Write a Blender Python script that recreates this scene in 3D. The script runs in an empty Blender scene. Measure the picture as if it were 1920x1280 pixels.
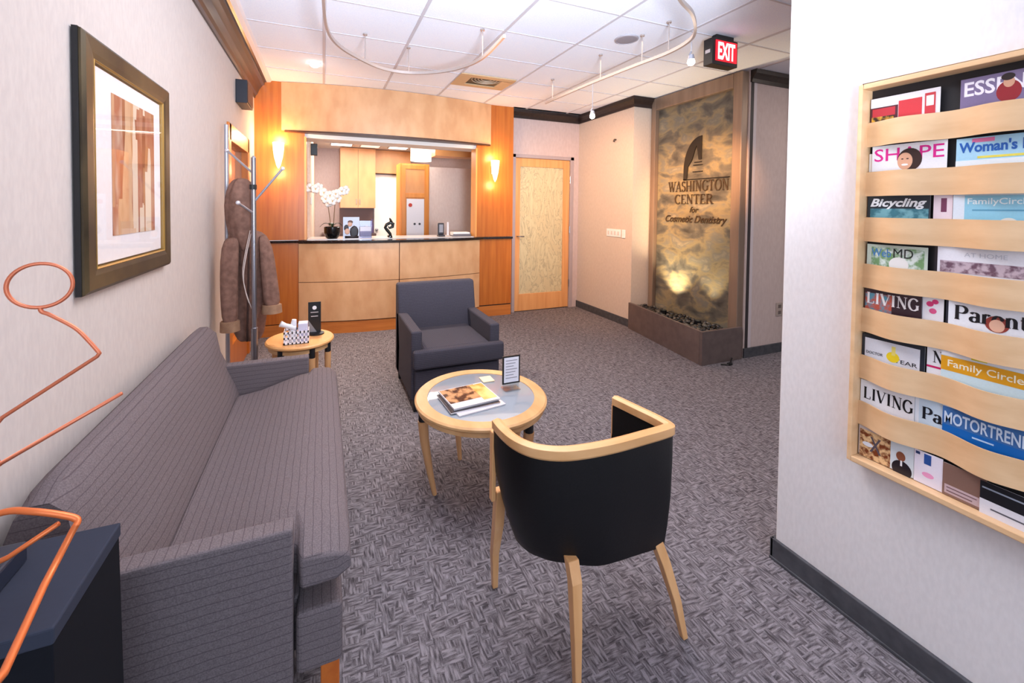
import bpy, bmesh, math, random
from mathutils import Vector, Matrix, noise
random.seed(7)
S = bpy.context.scene
COL = S.collection

# ------------------------------------------------------------------ camera
YAW, PIT, ROLL = 0.38165, 0.02649, 0.00998
FPX, CX, CY = 777.5, 917.0, 410.0
Fw = Vector((math.sin(YAW)*math.cos(PIT), math.cos(YAW)*math.cos(PIT), -math.sin(PIT)))
Rt = Vector((math.cos(YAW), -math.sin(YAW), 0)); Up = Rt.cross(Fw)
R2 = Rt*math.cos(ROLL)+Up*math.sin(ROLL); U2 = -Rt*math.sin(ROLL)+Up*math.cos(ROLL)
cam = bpy.data.cameras.new('camera'); camo = bpy.data.objects.new('camera', cam); COL.objects.link(camo)
M = Matrix.Identity(4)
for i in range(3):
    M[i][0] = R2[i]; M[i][1] = U2[i]; M[i][2] = -Fw[i]
M[0][3], M[1][3], M[2][3] = 0, 0, 1.4
camo.matrix_world = M
cam.sensor_width = 36; cam.lens = FPX/1920*36
cam.shift_x = (960-CX)/1920; cam.shift_y = -(640-CY)/1920
cam.clip_start = 0.02
S.camera = camo

# ------------------------------------------------------------------ light and exposure
S.view_settings.view_transform = 'Standard'
S.view_settings.look = 'None'
S.view_settings.gamma = 1
S.view_settings.exposure = 0.5
W = bpy.data.worlds.new('world'); S.world = W; W.use_nodes = True
W.node_tree.nodes['Background'].inputs[0].default_value = (0.80, 0.88, 1.0, 1)
W.node_tree.nodes['Background'].inputs[1].default_value = 0.5

def area(name, loc, target, sx, sy, power, color):
    l = bpy.data.lights.new(name, 'AREA'); l.shape = 'RECTANGLE'; l.size = sx; l.size_y = sy
    l.energy = power; l.color = color
    o = bpy.data.objects.new(name, l); COL.objects.link(o); o.location = loc
    o.rotation_euler = (Vector(target)-Vector(loc)).to_track_quat('-Z', 'Y').to_euler(); return o
def lamp(name, kind, loc, power, color, size=.03, target=None, cone=60, blend=.6):
    l = bpy.data.lights.new(name, kind); l.energy = power; l.color = color; l.shadow_soft_size = size
    if kind == 'SPOT': l.spot_size = math.radians(cone); l.spot_blend = blend
    o = bpy.data.objects.new(name, l); COL.objects.link(o); o.location = loc
    if target: o.rotation_euler = (Vector(target)-Vector(loc)).to_track_quat('-Z', 'Y').to_euler()
    return o
WARM = (1.0, .62, .30); SOFT = (1.0, .86, .74); COOL = (.68, .82, 1.0)
area('front_fill', (.5, -1.5, 1.7), (.9, 3, 1.0), 3.0, 1.8, 36, COOL)         # unseen cool fill added behind the camera, no window built
lamp('bounce_light', 'SPOT', (.5, -.1, 1.4), 560, (.74, .85, 1.0), .3, (.95, 2.6, 2.71), 88, .9)  # unseen spot added near the camera to brighten the ceiling
area('lounge_fill', (.75, 1.75, 2.66), (.75, 1.75, 0), 1.2, .9, 22, (1.0, .92, .88))   # overhead fill added for the seats and carpet, no fixture there
area('corridor_light', (4.6, 1.2, 2.6), (4.4, 1.6, 0), 1.4, 1.0, 16, SOFT)
area('office_light', (.9, 6.9, 2.46), (.9, 6.9, 0), 1.8, 1.4, 58, (1.0, .93, .84))
area('room_fill', (1.7, 3.2, 2.66), (1.7, 3.2, 0), 1.6, 1.6, 14, (1.0, .80, .64))  # added fill over the middle of the room, without a lamp fixture

# ------------------------------------------------------------------ materials
def lin(c):
    f = lambda v: (v/255/12.92) if v/255 <= .04045 else ((v/255+.055)/1.055)**2.4
    return (f(c[0]), f(c[1]), f(c[2]), 1)
def base(name):
    m = bpy.data.materials.new(name); m.use_nodes = True
    return m, m.node_tree.nodes, m.node_tree.links, m.node_tree.nodes['Principled BSDF']
_pl = {}
def plain(c, rough=.5, metal=0, emit=0, alpha=None, spec=.5, name='paint'):
    k = (tuple(c), rough, metal, emit, spec)
    if k in _pl: return _pl[k]
    m, N, L, B = base(name)
    B.inputs['Roughness'].default_value = rough; B.inputs['Metallic'].default_value = metal
    B.inputs['Specular IOR Level'].default_value = spec
    n = N.new('ShaderNodeTexNoise'); n.inputs['Scale'].default_value = 35
    r = N.new('ShaderNodeValToRGB'); a = lin(c)
    r.color_ramp.elements[0].color = tuple(x*.93 for x in a[:3])+(1,)
    r.color_ramp.elements[1].color = tuple(min(1, x*1.05) for x in a[:3])+(1,)
    L.new(n.outputs['Fac'], r.inputs[0]); L.new(r.outputs[0], B.inputs['Base Color'])
    if emit:
        B.inputs['Emission Color'].default_value = a; B.inputs['Emission Strength'].default_value = emit
    _pl[k] = m; return m
def mapped(N, L, scale, rot=(0, 0, 0)):
    t = N.new('ShaderNodeTexCoord'); p = N.new('ShaderNodeMapping')
    p.inputs['Scale'].default_value = scale; p.inputs['Rotation'].default_value = rot
    L.new(t.outputs['Object'], p.inputs[0]); return p.outputs[0]
def ramp(N, L, src, stops):
    r = N.new('ShaderNodeValToRGB'); e = r.color_ramp.elements
    while len(e) < len(stops): e.new(.5)
    for i, (p, c) in enumerate(stops): e[i].position = p; e[i].color = lin(c)
    L.new(src, r.inputs[0]); return r.outputs[0]
def bump(N, L, B, src, s, d=.002):
    b = N.new('ShaderNodeBump'); b.inputs['Strength'].default_value = s; b.inputs['Distance'].default_value = d
    L.new(src, b.inputs['Height']); L.new(b.outputs[0], B.inputs['Normal'])
def noisemat(name, c1, c2, scale, stretch=(1, 1, 1), rough=.5, metal=0, detail=4, lo=.35, hi=.65, bs=0, bd=.002, spec=.5):
    m, N, L, B = base(name); v = mapped(N, L, stretch)
    n = N.new('ShaderNodeTexNoise'); n.inputs['Scale'].default_value = scale; n.inputs['Detail'].default_value = detail
    L.new(v, n.inputs[0]); L.new(ramp(N, L, n.outputs['Fac'], [(lo, c1), (hi, c2)]), B.inputs['Base Color'])
    B.inputs['Roughness'].default_value = rough; B.inputs['Metallic'].default_value = metal
    B.inputs['Specular IOR Level'].default_value = spec
    if bs: bump(N, L, B, n.outputs['Fac'], bs, bd)
    return m
def wood(name, c1, c2, axis='z', rough=.35, k=9):
    st = {'x': (.06, 1, 1), 'y': (1, .06, 1), 'z': (1, 1, .06)}[axis]
    return noisemat(name, c1, c2, k*3, st, rough, detail=6, lo=.3, hi=.7)

WALL = noisemat('wallpaper', (204, 194, 190), (211, 201, 196), 90, (1, 1, .3), .85, bs=.1)
WALLW = noisemat('wallpaper_light', (224, 219, 219), (230, 225, 225), 90, (1, 1, .4), .85, bs=.1)
MAUVE = noisemat('mauve_wall_paint', (196, 176, 172), (203, 184, 180), 40, (1, 1, .4), .85)
CEIL = noisemat('ceiling_tile', (238, 240, 252), (246, 248, 255), 120, rough=.9, bs=.3)
GRID = plain((206, 200, 206), .6)
DARKTRIM = noisemat('dark_crown_paint', (34, 25, 24), (46, 34, 31), 30, rough=.35)
BROWNTRIM = noisemat('brown_crown_wood', (52, 36, 30), (88, 64, 52), 20, (1, .05, 1), .3)
BASEB = noisemat('vinyl_base', (62, 62, 68), (78, 78, 84), 22, rough=.6)
MAPLE = noisemat('maple_veneer', (208, 154, 108), (224, 174, 128), 7, (1, 1, .5), .38, detail=8)
AMBER = wood('amber_veneer', (176, 92, 30), (200, 116, 44), 'z')
AMBERX = wood('amber_veneer_cross', (188, 106, 46), (208, 126, 58), 'x')
BIRCH = wood('light_birch', (222, 178, 132), (236, 196, 152), 'y', .4)
BEECH = wood('beech', (205, 150, 100), (224, 172, 122), 'z', .35)
BEECHR = noisemat('beech_ring', (208, 158, 106), (228, 182, 130), 12, (1, .3, 1), .3)
STEEL = plain((150, 148, 156), .3, .9)
SILVER = plain((176, 176, 186), .35, .6)
BLACK = plain((20, 20, 24), .45)
BLKLEATHER = noisemat('black_leather', (8, 8, 10), (15, 14, 17), 160, rough=.45, bs=.1, spec=.35)
BLACKGLOSS = plain((14, 13, 15), .18)
COPPER = plain((214, 122, 88), .38, .55)
WHITE = plain((240, 238, 240), .5)
GREYSTONE = noisemat('planter_laminate', (92, 78, 76), (104, 89, 86), 14, rough=.5)

def carpet():
    m, N, L, B = base('woven_carpet')
    def streak(sx, sy, sc):
        v = mapped(N, L, (sx, sy, 1), (0, 0, .12)); n = N.new('ShaderNodeTexNoise'); n.inputs['Scale'].default_value = sc
        n.inputs['Detail'].default_value = 2; L.new(v, n.inputs[0]); return n.outputs['Fac']
    a = streak(1, .16, 130); b = streak(.16, 1, 130)
    v = mapped(N, L, (1, 1, 1), (0, 0, .12)); ch = N.new('ShaderNodeTexVoronoi'); ch.distance = 'CHEBYCHEV'
    ch.inputs['Randomness'].default_value = .35; ch.inputs['Scale'].default_value = 44; L.new(v, ch.inputs[0])
    sp = N.new('ShaderNodeSeparateColor'); L.new(ch.outputs['Color'], sp.inputs[0])
    g = N.new('ShaderNodeMath'); g.operation = 'GREATER_THAN'; g.inputs[1].default_value = .5; L.new(sp.outputs[0], g.inputs[0])
    mx = N.new('ShaderNodeMix'); L.new(g.outputs[0], mx.inputs[0]); L.new(a, mx.inputs[2]); L.new(b, mx.inputs[3])
    n = N.new('ShaderNodeTexNoise'); n.inputs['Scale'].default_value = 400; L.new(mapped(N, L, (1, 1, 1)), n.inputs[0])
    ad = N.new('ShaderNodeMath'); ad.operation = 'MULTIPLY_ADD'; ad.inputs[1].default_value = .3; L.new(n.outputs['Fac'], ad.inputs[0]); L.new(mx.outputs[0], ad.inputs[2])
    L.new(ramp(N, L, ad.outputs[0], [(.48, (72, 67, 71)), (.62, (106, 100, 105)), (.80, (142, 136, 142))]), B.inputs['Base Color'])
    B.inputs['Roughness'].default_value = .95; B.inputs['Specular IOR Level'].default_value = .1
    bump(N, L, B, ad.outputs[0], .5, .004); return m
CARPET = carpet()

def stripes(name, c1, c2, period=.026, dark=(40, 38, 44), width=.12):
    m, N, L, B = base(name)
    t = N.new('ShaderNodeTexCoord'); s = N.new('ShaderNodeSeparateXYZ'); L.new(t.outputs['Object'], s.inputs[0])
    g = N.new('ShaderNodeNewGeometry'); gs = N.new('ShaderNodeSeparateXYZ'); L.new(g.outputs['Normal'], gs.inputs[0])
    ab = N.new('ShaderNodeMath'); ab.operation = 'ABSOLUTE'; L.new(gs.outputs[2], ab.inputs[0])
    gt = N.new('ShaderNodeMath'); gt.operation = 'GREATER_THAN'; gt.inputs[1].default_value = .72; L.new(ab.outputs[0], gt.inputs[0])
    mx = N.new('ShaderNodeMix'); L.new(gt.outputs[0], mx.inputs[0]); L.new(s.outputs[2], mx.inputs[2]); L.new(s.outputs[0], mx.inputs[3])
    n = N.new('ShaderNodeTexNoise'); n.inputs['Scale'].default_value = 14; L.new(t.outputs['Object'], n.inputs[0])
    wob = N.new('ShaderNodeMath'); wob.operation = 'MULTIPLY_ADD'; wob.inputs[1].default_value = period*.35
    L.new(n.outputs['Fac'], wob.inputs[0]); L.new(mx.outputs[0], wob.inputs[2])
    d = N.new('ShaderNodeMath'); d.operation = 'DIVIDE'; d.inputs[1].default_value = period; L.new(wob.outputs[0], d.inputs[0])
    fr = N.new('ShaderNodeMath'); fr.operation = 'FRACT'; L.new(d.outputs[0], fr.inputs[0])
    lt = N.new('ShaderNodeMath'); lt.operation = 'LESS_THAN'; lt.inputs[1].default_value = width; L.new(fr.outputs[0], lt.inputs[0])
    n2 = N.new('ShaderNodeTexNoise'); n2.inputs['Scale'].default_value = 320; L.new(t.outputs['Object'], n2.inputs[0])
    c = ramp(N, L, n2.outputs['Fac'], [(.35, c1), (.65, c2)])
    mc = N.new('ShaderNodeMix'); mc.data_type = 'RGBA'; mc.inputs[7].default_value = lin(dark)
    mul = N.new('ShaderNodeMath'); mul.operation = 'MULTIPLY'; mul.inputs[1].default_value = .55; L.new(lt.outputs[0], mul.inputs[0])
    L.new(mul.outputs[0], mc.inputs[0]); L.new(c, mc.inputs[6]); L.new(mc.outputs[2], B.inputs['Base Color'])
    B.inputs['Roughness'].default_value = .9; B.inputs['Specular IOR Level'].default_value = .2
    bump(N, L, B, n2.outputs['Fac'], .25, .002); return m
SOFA = stripes('striped_sofa_fabric', (104, 94, 97), (122, 111, 114), .023, (66, 58, 62), .1)
CHAIRF = stripes('dark_armchair_fabric', (66, 63, 72), (78, 74, 84), .012, (44, 42, 50), .25)

def stone_mat():
    m, N, L, B = base('slate_panel'); v = mapped(N, L, (1, 1, 1.7))
    n = N.new('ShaderNodeTexNoise'); n.inputs['Scale'].default_value = 4.2; n.inputs['Detail'].default_value = 9
    n.inputs['Distortion'].default_value = .35; L.new(v, n.inputs[0])
    L.new(ramp(N, L, n.outputs['Fac'], [(.3, (62, 62, 60)), (.44, (100, 96, 88)), (.53, (140, 127, 98)), (.62, (118, 115, 106)), (.75, (168, 154, 124))]), B.inputs['Base Color'])
    B.inputs['Roughness'].default_value = .32; bump(N, L, B, n.outputs['Fac'], .6, .02); return m
STONE = stone_mat()

def glassmat(name, c=(255, 255, 255), rough=0.0, clear=.85):
    m, N, L, B = base(name)
    tr = N.new('ShaderNodeBsdfTransparent'); tr.inputs[0].default_value = lin(c)
    gl = N.new('ShaderNodeBsdfGlossy'); gl.inputs['Roughness'].default_value = rough
    mx = N.new('ShaderNodeMixShader'); mx.inputs[0].default_value = 1-clear
    L.new(tr.outputs[0], mx.inputs[1]); L.new(gl.outputs[0], mx.inputs[2])
    L.new(mx.outputs[0], N['Material Output'].inputs[0]); return m
GLASS = glassmat('clear_glass', (255, 255, 255), .02, .93)

# ------------------------------------------------------------------ mesh helpers
def spline(pts, n=8):
    out = []; P = [Vector(p) for p in pts]
    for i in range(len(P)-1):
        a, b, c, d = P[max(i-1, 0)], P[i], P[i+1], P[min(i+2, len(P)-1)]
        for k in range(n):
            t = k/n; out.append(.5*((2*b)+(c-a)*t+(2*a-5*b+4*c-d)*t*t+(3*b-a-3*c+d)*t**3))
    out.append(P[-1]); return out
class G:
    def __init__(s): s.b = bmesh.new()
    def box(s, x0, x1, y0, y1, z0, z1, bev=0, seg=2):
        r = bmesh.ops.create_cube(s.b, size=1); vs = r['verts']
        for v in vs:
            v.co = Vector(((x0+x1)/2+v.co.x*(x1-x0), (y0+y1)/2+v.co.y*(y1-y0), (z0+z1)/2+v.co.z*(z1-z0)))
        if bev:
            es = list({e for v in vs for e in v.link_edges})
            bmesh.ops.bevel(s.b, geom=es, offset=bev, segments=seg, affect='EDGES', profile=.5)
        return s
    def loft(s, rings, caps=True):
        vv = [[s.b.verts.new(p) for p in r] for r in rings]; n = len(vv[0])
        for a, b in zip(vv, vv[1:]):
            for i in range(n): s.b.faces.new((a[i], a[(i+1) % n], b[(i+1) % n], b[i]))
        if caps: s.b.faces.new(vv[0][::-1]); s.b.faces.new(vv[-1])
        return s
    def tube(s, pts, r, n=10, closed=False):
        pts = [Vector(p) for p in pts]; rs = r if isinstance(r, (list, tuple)) else [r]*len(pts)
        rings = []; prev = None
        for i, p in enumerate(pts):
            a = pts[i-1] if (i or closed) else p; b = pts[(i+1) % len(pts)] if (i < len(pts)-1 or closed) else p
            t = (b-a).normalized()
            u = prev - t*prev.dot(t) if prev is not None else t.orthogonal()
            if u.length < 1e-5: u = t.orthogonal()
            u.normalize(); prev = u; w = t.cross(u)
            rings.append([p+(u*math.cos(2*math.pi*k/n)+w*math.sin(2*math.pi*k/n))*rs[i] for k in range(n)])
        if closed: rings.append(rings[0]); return s.loft(rings, False)
        return s.loft(rings)
    def lathe(s, c, prof, n=40, caps=True):
        c = Vector(c)
        return s.loft([[c+Vector((r*math.cos(2*math.pi*k/n), r*math.sin(2*math.pi*k/n), z)) for k in range(n)] for r, z in prof], caps)
    def prism(s, poly, z0, z1):
        return s.loft([[Vector((x, y, z)) for x, y in poly] for z in (z0, z1)])
    def ball(s, c, r, sc=(1, 1, 1), sub=2):
        q = bmesh.ops.create_icosphere(s.b, subdivisions=sub, radius=r)
        for v in q['verts']: v.co = Vector((v.co.x*sc[0], v.co.y*sc[1], v.co.z*sc[2]))+Vector(c)
        return s
    def sheet(s, rows, thick=None, d=None):
        vv = [[s.b.verts.new(p) for p in r] for r in rows]
        for a, b in zip(vv, vv[1:]):
            for i in range(len(a)-1): s.b.faces.new((a[i], a[i+1], b[i+1], b[i]))
        return s
WORLD = {}
def put(name, mesh, m, parent):
    o = bpy.data.objects.new(name, mesh); COL.objects.link(o)
    if m: mesh.materials.append(m)
    if parent:
        o.parent = parent
        if parent.name in WORLD: o.matrix_parent_inverse = Matrix.Translation(-parent.location)
    return o
def mk(name, g, m, parent=None, smooth=False, bevel=0, sub=0, solid=0):
    bmesh.ops.remove_doubles(g.b, verts=g.b.verts, dist=1e-6)
    bmesh.ops.recalc_face_normals(g.b, faces=g.b.faces)
    me = bpy.data.meshes.new(name); g.b.to_mesh(me); g.b.free()
    if smooth:
        for p in me.polygons: p.use_smooth = True
        if smooth == 'auto': me.set_sharp_from_angle(angle=math.radians(40))
    o = put(name, me, m, parent)
    if solid: q = o.modifiers.new('s', 'SOLIDIFY'); q.thickness = solid; q.offset = 0
    if bevel: q = o.modifiers.new('b', 'BEVEL'); q.width = bevel; q.segments = 2; q.limit_method = 'ANGLE'
    if sub: q = o.modifiers.new('u', 'SUBSURF'); q.levels = sub; q.render_levels = sub
    return o
def thing(name, label, cat, loc, group=None):
    o = bpy.data.objects.new(name, None); COL.objects.link(o); o.location = loc; WORLD[o.name] = 1
    o.empty_display_size = .05
    return tag(o, label, cat, group)
def tag(o, label, cat, group=None):
    o['label'] = label; o['category'] = cat
    if group: o['group'] = group
    return o
def struct(name, g, m, **k):
    o = mk(name, g, m, **k); o['kind'] = 'structure'; return o
def text(name, s, m, parent, O, right, up, w, h, bold=0.0, shear=0, serif=False, depth=.0006, spacing=1):
    """lettering centred on O, fitted into w x h"""
    c = bpy.data.curves.new('t', 'FONT'); c.body = s; c.size = 1; c.offset = bold; c.shear = shear
    c.extrude = .001; c.space_character = spacing; c.resolution_u = 3
    t = bpy.data.objects.new('t', c); COL.objects.link(t)
    dg = bpy.context.evaluated_depsgraph_get(); me = bpy.data.meshes.new_from_object(t.evaluated_get(dg))
    bpy.data.objects.remove(t)
    xs = [v.co.x for v in me.vertices]; ys = [v.co.y for v in me.vertices]
    x0, x1, y0, y1 = min(xs), max(xs), min(ys), max(ys)
    R, U = Vector(right), Vector(up); Nn = R.cross(U); O = Vector(O)
    bm = bmesh.new(); bm.from_mesh(me)
    if serif:   # small slab feet and heads on every stroke end
        pass
    for v in bm.verts:
        v.co = O+R*((v.co.x-(x0+x1)/2)/(x1-x0)*w)+U*((v.co.y-(y0+y1)/2)/(y1-y0)*h)+Nn*(depth if v.co.z > 0 else 0)
    bm.to_mesh(me); bm.free(); me.materials.clear()
    return put(name, me, m, parent)

def _arc(cx, cy, rx, ry, a0, a1, n=14):
    return [(cx+rx*math.cos(math.radians(a0+(a1-a0)*i/n)), cy+ry*math.sin(math.radians(a0+(a1-a0)*i/n))) for i in range(n+1)]
# each letter: advance width, strokes (points, 1 thick / 0 thin / 2 modulated by direction), serif centres (x, y)
SERIF = {
 'W': (1.15, [([(.08, 1), (.34, 0)], 1), ([(.34, 0), (.57, 1)], 0), ([(.50, 1), (.78, 0)], 1), ([(.78, 0), (1.05, 1)], 0)], [(.08, 1), (.53, 1), (1.05, 1)]),
 'A': (.86, [([(.10, 0), (.43, 1)], 0), ([(.43, 1), (.74, 0)], 1), ([(.22, .34), (.62, .34)], 0)], [(.10, 0), (.74, 0)]),
 'S': (.66, [(_arc(.33, .74, .21, .23, 20, 270)+_arc(.33, .255, .23, .255, 90, -160), 2)], []),
 'H': (.90, [([(.18, 0), (.18, 1)], 1), ([(.72, 0), (.72, 1)], 1), ([(.18, .52), (.72, .52)], 0)], [(.18, 0), (.18, 1), (.72, 0), (.72, 1)]),
 'I': (.48, [([(.24, 0), (.24, 1)], 1)], [(.24, 0), (.24, 1)]),
 'N': (.92, [([(.18, 0), (.18, 1)], 0), ([(.16, 1), (.74, 0)], 1), ([(.74, 0), (.74, 1)], 0)], [(.18, 0), (.14, 1), (.74, 1)]),
 'G': (.88, [(_arc(.46, .5, .36, .5, 38, 330), 2), ([(.74, 0.08), (.74, .42)], 1)], [(.74, .42)]),
 'T': (.80, [([(.40, 0), (.40, 1)], 1), ([(.08, .98), (.72, .98)], 0), ([(.08, .80), (.08, .98)], 0), ([(.72, .80), (.72, .98)], 0)], [(.40, 0)]),
 'O': (.92, [(_arc(.46, .5, .37, .5, 0, 360, 28), 2)], []),
 'C': (.84, [(_arc(.46, .5, .37, .5, 42, 318, 22), 2)], []),
 'E': (.74, [([(.18, 0), (.18, 1)], 1), ([(.18, .98), (.62, .98)], 0), ([(.18, .02), (.66, .02)], 0), ([(.18, .52), (.50, .52)], 0), ([(.62, .82), (.62, .98)], 0), ([(.66, .02), (.66, .2)], 0)], [(.18, 0), (.18, 1)]),
 'R': (.84, [([(.18, 0), (.18, 1)], 1), ([(.18, .98), (.42, .98)]+_arc(.42, .75, .22, .23, 90, -90)+[(.18, .52)], 2), ([(.42, .52), (.76, 0)], 1)], [(.18, 0), (.18, 1), (.76, 0)]),
 'L': (.72, [([(.18, 0), (.18, 1)], 1), ([(.18, .02), (.64, .02)], 0), ([(.64, .02), (.64, .24)], 0)], [(.18, 0), (.18, 1)]),
 'V': (.86, [([(.10, 1), (.42, 0)], 1), ([(.42, 0), (.76, 1)], 0)], [(.10, 1), (.76, 1)]),
 'P': (.76, [([(.18, 0), (.18, 1)], 1), ([(.18, .98), (.40, .98)]+_arc(.40, .73, .24, .25, 90, -90)+[(.18, .48)], 2)], [(.18, 0), (.18, 1)]),
 'a': (.58, [(_arc(.27, .48, .17, .16, 160, 20)+[(.44, .0)], 2), (_arc(.26, .17, .17, .17, 60, 330), 2)], [(.46, 0)]),
 'r': (.48, [([(.14, 0), (.14, .64)], 1), (_arc(.28, .42, .14, .22, 180, 40), 2)], [(.14, 0)]),
 'e': (.58, [([(.10, .36), (.48, .36)], 0), (_arc(.29, .32, .20, .32, 10, 320, 20), 2)], []),
 'n': (.64, [([(.14, 0), (.14, .64)], 1), (_arc(.30, .42, .17, .22, 180, 0)+[(.47, 0)], 2)], [(.14, 0), (.47, 0)]),
 't': (.42, [([(.18, .86), (.18, .10), (.28, .01), (.38, .06)], 1), ([(.04, .62), (.36, .62)], 0)], []),
 's': (.48, [(_arc(.24, .48, .13, .15, 30, 270)+_arc(.24, .165, .15, .165, 90, -160), 2)], []),
}
def serif_text(name, s, m, parent, O, right, up, w, h, heavy=1.0, depth=.0006):
    """engraved roman lettering centred on O, fitted into w x h"""
    R, U = Vector(right), Vector(up); Nn = R.cross(U); O = Vector(O)
    tot = sum(SERIF[c][0] for c in s); g = G(); x0 = 0
    sx = w/tot
    def P3(p, d): return O+R*((p[0]-tot/2)*sx)+U*((p[1]-.5)*h)+Nn*d
    lay = 0
    for c in s:
        adv, strokes, serifs = SERIF[c]
        for pts, kind in strokes:
            lay = (lay+1) % 4; L = []; Q = []
            for i, p in enumerate(pts):
                a = Vector(pts[max(i-1, 0)]); b = Vector(pts[min(i+1, len(pts)-1)]); d = (b-a).normalized(); nn = Vector((-d.y, d.x))
                wd = (.085 if kind == 1 else .026 if kind == 0 else .03+.055*abs(d.y))*heavy
                q = Vector(p)+Vector((x0, 0)); L.append(q+nn*wd); Q.append(q-nn*wd)
            dd = depth+lay*.00002
            vs = [[g.b.verts.new(P3(L[i], dd)), g.b.verts.new(P3(Q[i], dd)), g.b.verts.new(P3(Q[i], 0)), g.b.verts.new(P3(L[i], 0))] for i in range(len(L))]
            for a, b in zip(vs, vs[1:]):
                for k in range(4): g.b.faces.new((a[k], a[(k+1) % 4], b[(k+1) % 4], b[k]))
            g.b.faces.new(vs[0][::-1]); g.b.faces.new(vs[-1])
        for x, y in serifs:
            z0, z1 = (y, y+.045) if y < .5 else (y-.045, y)
            q = [(x0+x-.13, z0), (x0+x+.13, z0), (x0+x+.13, z1), (x0+x-.13, z1)]
            g.loft([[P3(p, 0) for p in q], [P3(p, depth+.0001) for p in q]])
        x0 += adv
    return mk(name, g, m, parent)

# ------------------------------------------------------------------ the room
XL, YB, ZC = -.66, 4.93, 2.71
g = G(); g.box(-3, 6.5, -1.8, 9.2, -.1, 0); struct('floor', g, CARPET)
g = G(); g.box(XL-.1, 6.5, -1.8, 4.96, ZC, ZC+.1); g.box(2.3, 6.5, 4.9, 5.3, ZC, ZC+.1); struct('ceiling', g, CEIL)
g = G()
for i in range(-1, 11):
    x = .012+.62*i
    if x < 6.4: g.box(x-.011, x+.011, -1.7, 4.93, ZC-.006, ZC)
for i in range(-7, 6):
    y = 2.31+.535*i
    g.box(XL, 6.4, y-.006, y+.006, ZC-.004, ZC)
struct('trim_1', g, GRID)
# left wall with the opening for the wood framed glass door
g = G(); D0, D1, DZ = 3.62, 4.50, 1.99
g.box(XL-.1, XL, -1.8, D0, 0, ZC); g.box(XL-.1, XL, D1, 5.0, 0, ZC); g.box(XL-.1, XL, D0, D1, DZ, ZC)
struct('wall_left', g, WALL)
d = bpy.data.objects.new('door_1', None); COL.objects.link(d); d['kind'] = 'structure'; d.location = (XL, (D0+D1)/2, 0); WORLD['door_1'] = 1
g = G()
g.box(XL-.08, XL+.015, D0-.03, D0+.06, 0, DZ+.03); g.box(XL-.08, XL+.015, D1-.06, D1+.03, 0, DZ+.03)
g.box(XL-.08, XL+.015, D0, D1, DZ-.10, DZ+.03); g.box(XL-.08, XL, D0, D1, 0, .3)
mk('door_frame', g, AMBER, d, bevel=.004)
g = G(); g.box(XL-.05, XL-.04, D0+.05, D1-.05, .28, DZ-.08); mk('glass_pane', g, plain((150, 110, 84), .08, 0, spec=1), d)
g = G(); g.box(XL-.5, XL-.45, 3.4, 4.8, 0, 2.7); struct('wall_passage', g, WALL)
# back wall behind the reception columns (door wall) and right side walls
DY = 5.02
g = G()
g.box(2.28, 2.38, DY, DY+.1, 0, ZC); g.box(2.38, 3.28, DY, DY+.1, 2.08, ZC); g.box(3.28, 3.5, DY, DY+.1, 0, ZC)
struct('wall_back', g, MAUVE)
g = G(); g.box(3.38, 3.5, 3.9, DY-.0005, 0, ZC); g.box(3.5, 3.80, 3.9, 4.0, 0, ZC); struct('wall_right', g, noisemat('beige_wallpaper', (200, 184, 172), (208, 192, 180), 90, (1, 1, .3), .85, bs=.1))
g = G(); g.box(3.70, 6.5, 2.72, 2.82, 0, ZC); g.box(3.80, 3.9, 2.82, 4.0, 0, ZC); struct('wall_corridor', g, MAUVE)
g = G(); g.box(4.275, 4.36, 2.66, 2.73, 0, ZC); struct('trim_2', g, noisemat('brown_casing', (118, 92, 78), (140, 112, 96), 10, (1, 1, .1), .5))
g = G(); g.box(1.69, 1.83, -1.8, 1.082, 0, ZC); struct('wall_near_right', g, WALLW, bevel=.004)
g = G(); g.box(6.4, 6.5, -1.8, 2.72, 0, ZC); struct('wall_far_right', g, WALL)
# baseboards
g = G(); g.box(1.676, 1.69, -1.8, 1.094, 0, .085); g.box(1.676, 1.84, 1.082, 1.096, 0, .085); g.box(1.672, 1.69, -1.8, 1.096, 0, .012); struct('baseboard_near_right', g, BASEB, bevel=.003)
g = G(); g.box(3.366, 3.38, 3.9, DY, 0, .09); struct('baseboard_right', g, BASEB)
g = G(); g.box(3.70, 4.275, 2.706, 2.72, 0, .09); struct('baseboard_corridor', g, BASEB)
g = G(); g.box(XL, XL+.014, -1.8, D0-.03, 0, .09); struct('baseboard_left', g, BASEB)
# crowns
g = G()
prof = [(0, .19), (.012, .19), (.016, .165), (.03, .15), (.05, .10), (.075, .06), (.095, .045), (.10, .018), (.118, .012), (.118, 0), (0, 0)]
g.loft([[Vector((XL+a, y, ZC-.006-b)) for a, b in prof] for y in (-1.8, 4.93)]); struct('trim_3', g, BROWNTRIM)
g = G(); g.loft([[Vector((XL+a, y, ZC-b)) for a, b in [(.118, .022), (.15, .018), (.165, 0), (.118, 0)]] for y in (-1.8, 4.93)]); struct('trim_4', g, plain((236, 226, 226), .4))
def crown(pts, name):
    g = G(); pr = [(0, .11), (.015, .11), (.022, .08), (.04, .05), (.055, .035), (.06, 0), (0, 0)]
    rings = []
    for i, p in enumerate(pts):
        p = Vector(p); n = Vector((0, 0))
        dirs = []
        if i: dirs.append((p-Vector(pts[i-1])).normalized())
        if i < len(pts)-1: dirs.append((Vector(pts[i+1])-p).normalized())
        ns = [Vector((d.y, -d.x)) for d in dirs]
        n = ns[0] if len(ns) == 1 else (ns[0]+ns[1])/(1+ns[0].dot(ns[1]))
        rings.append([Vector((p.x+n.x*a, p.y+n.y*a, ZC-.003-b)) for a, b in pr])
    g.loft(rings); struct(name, g, DARKTRIM)
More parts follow.
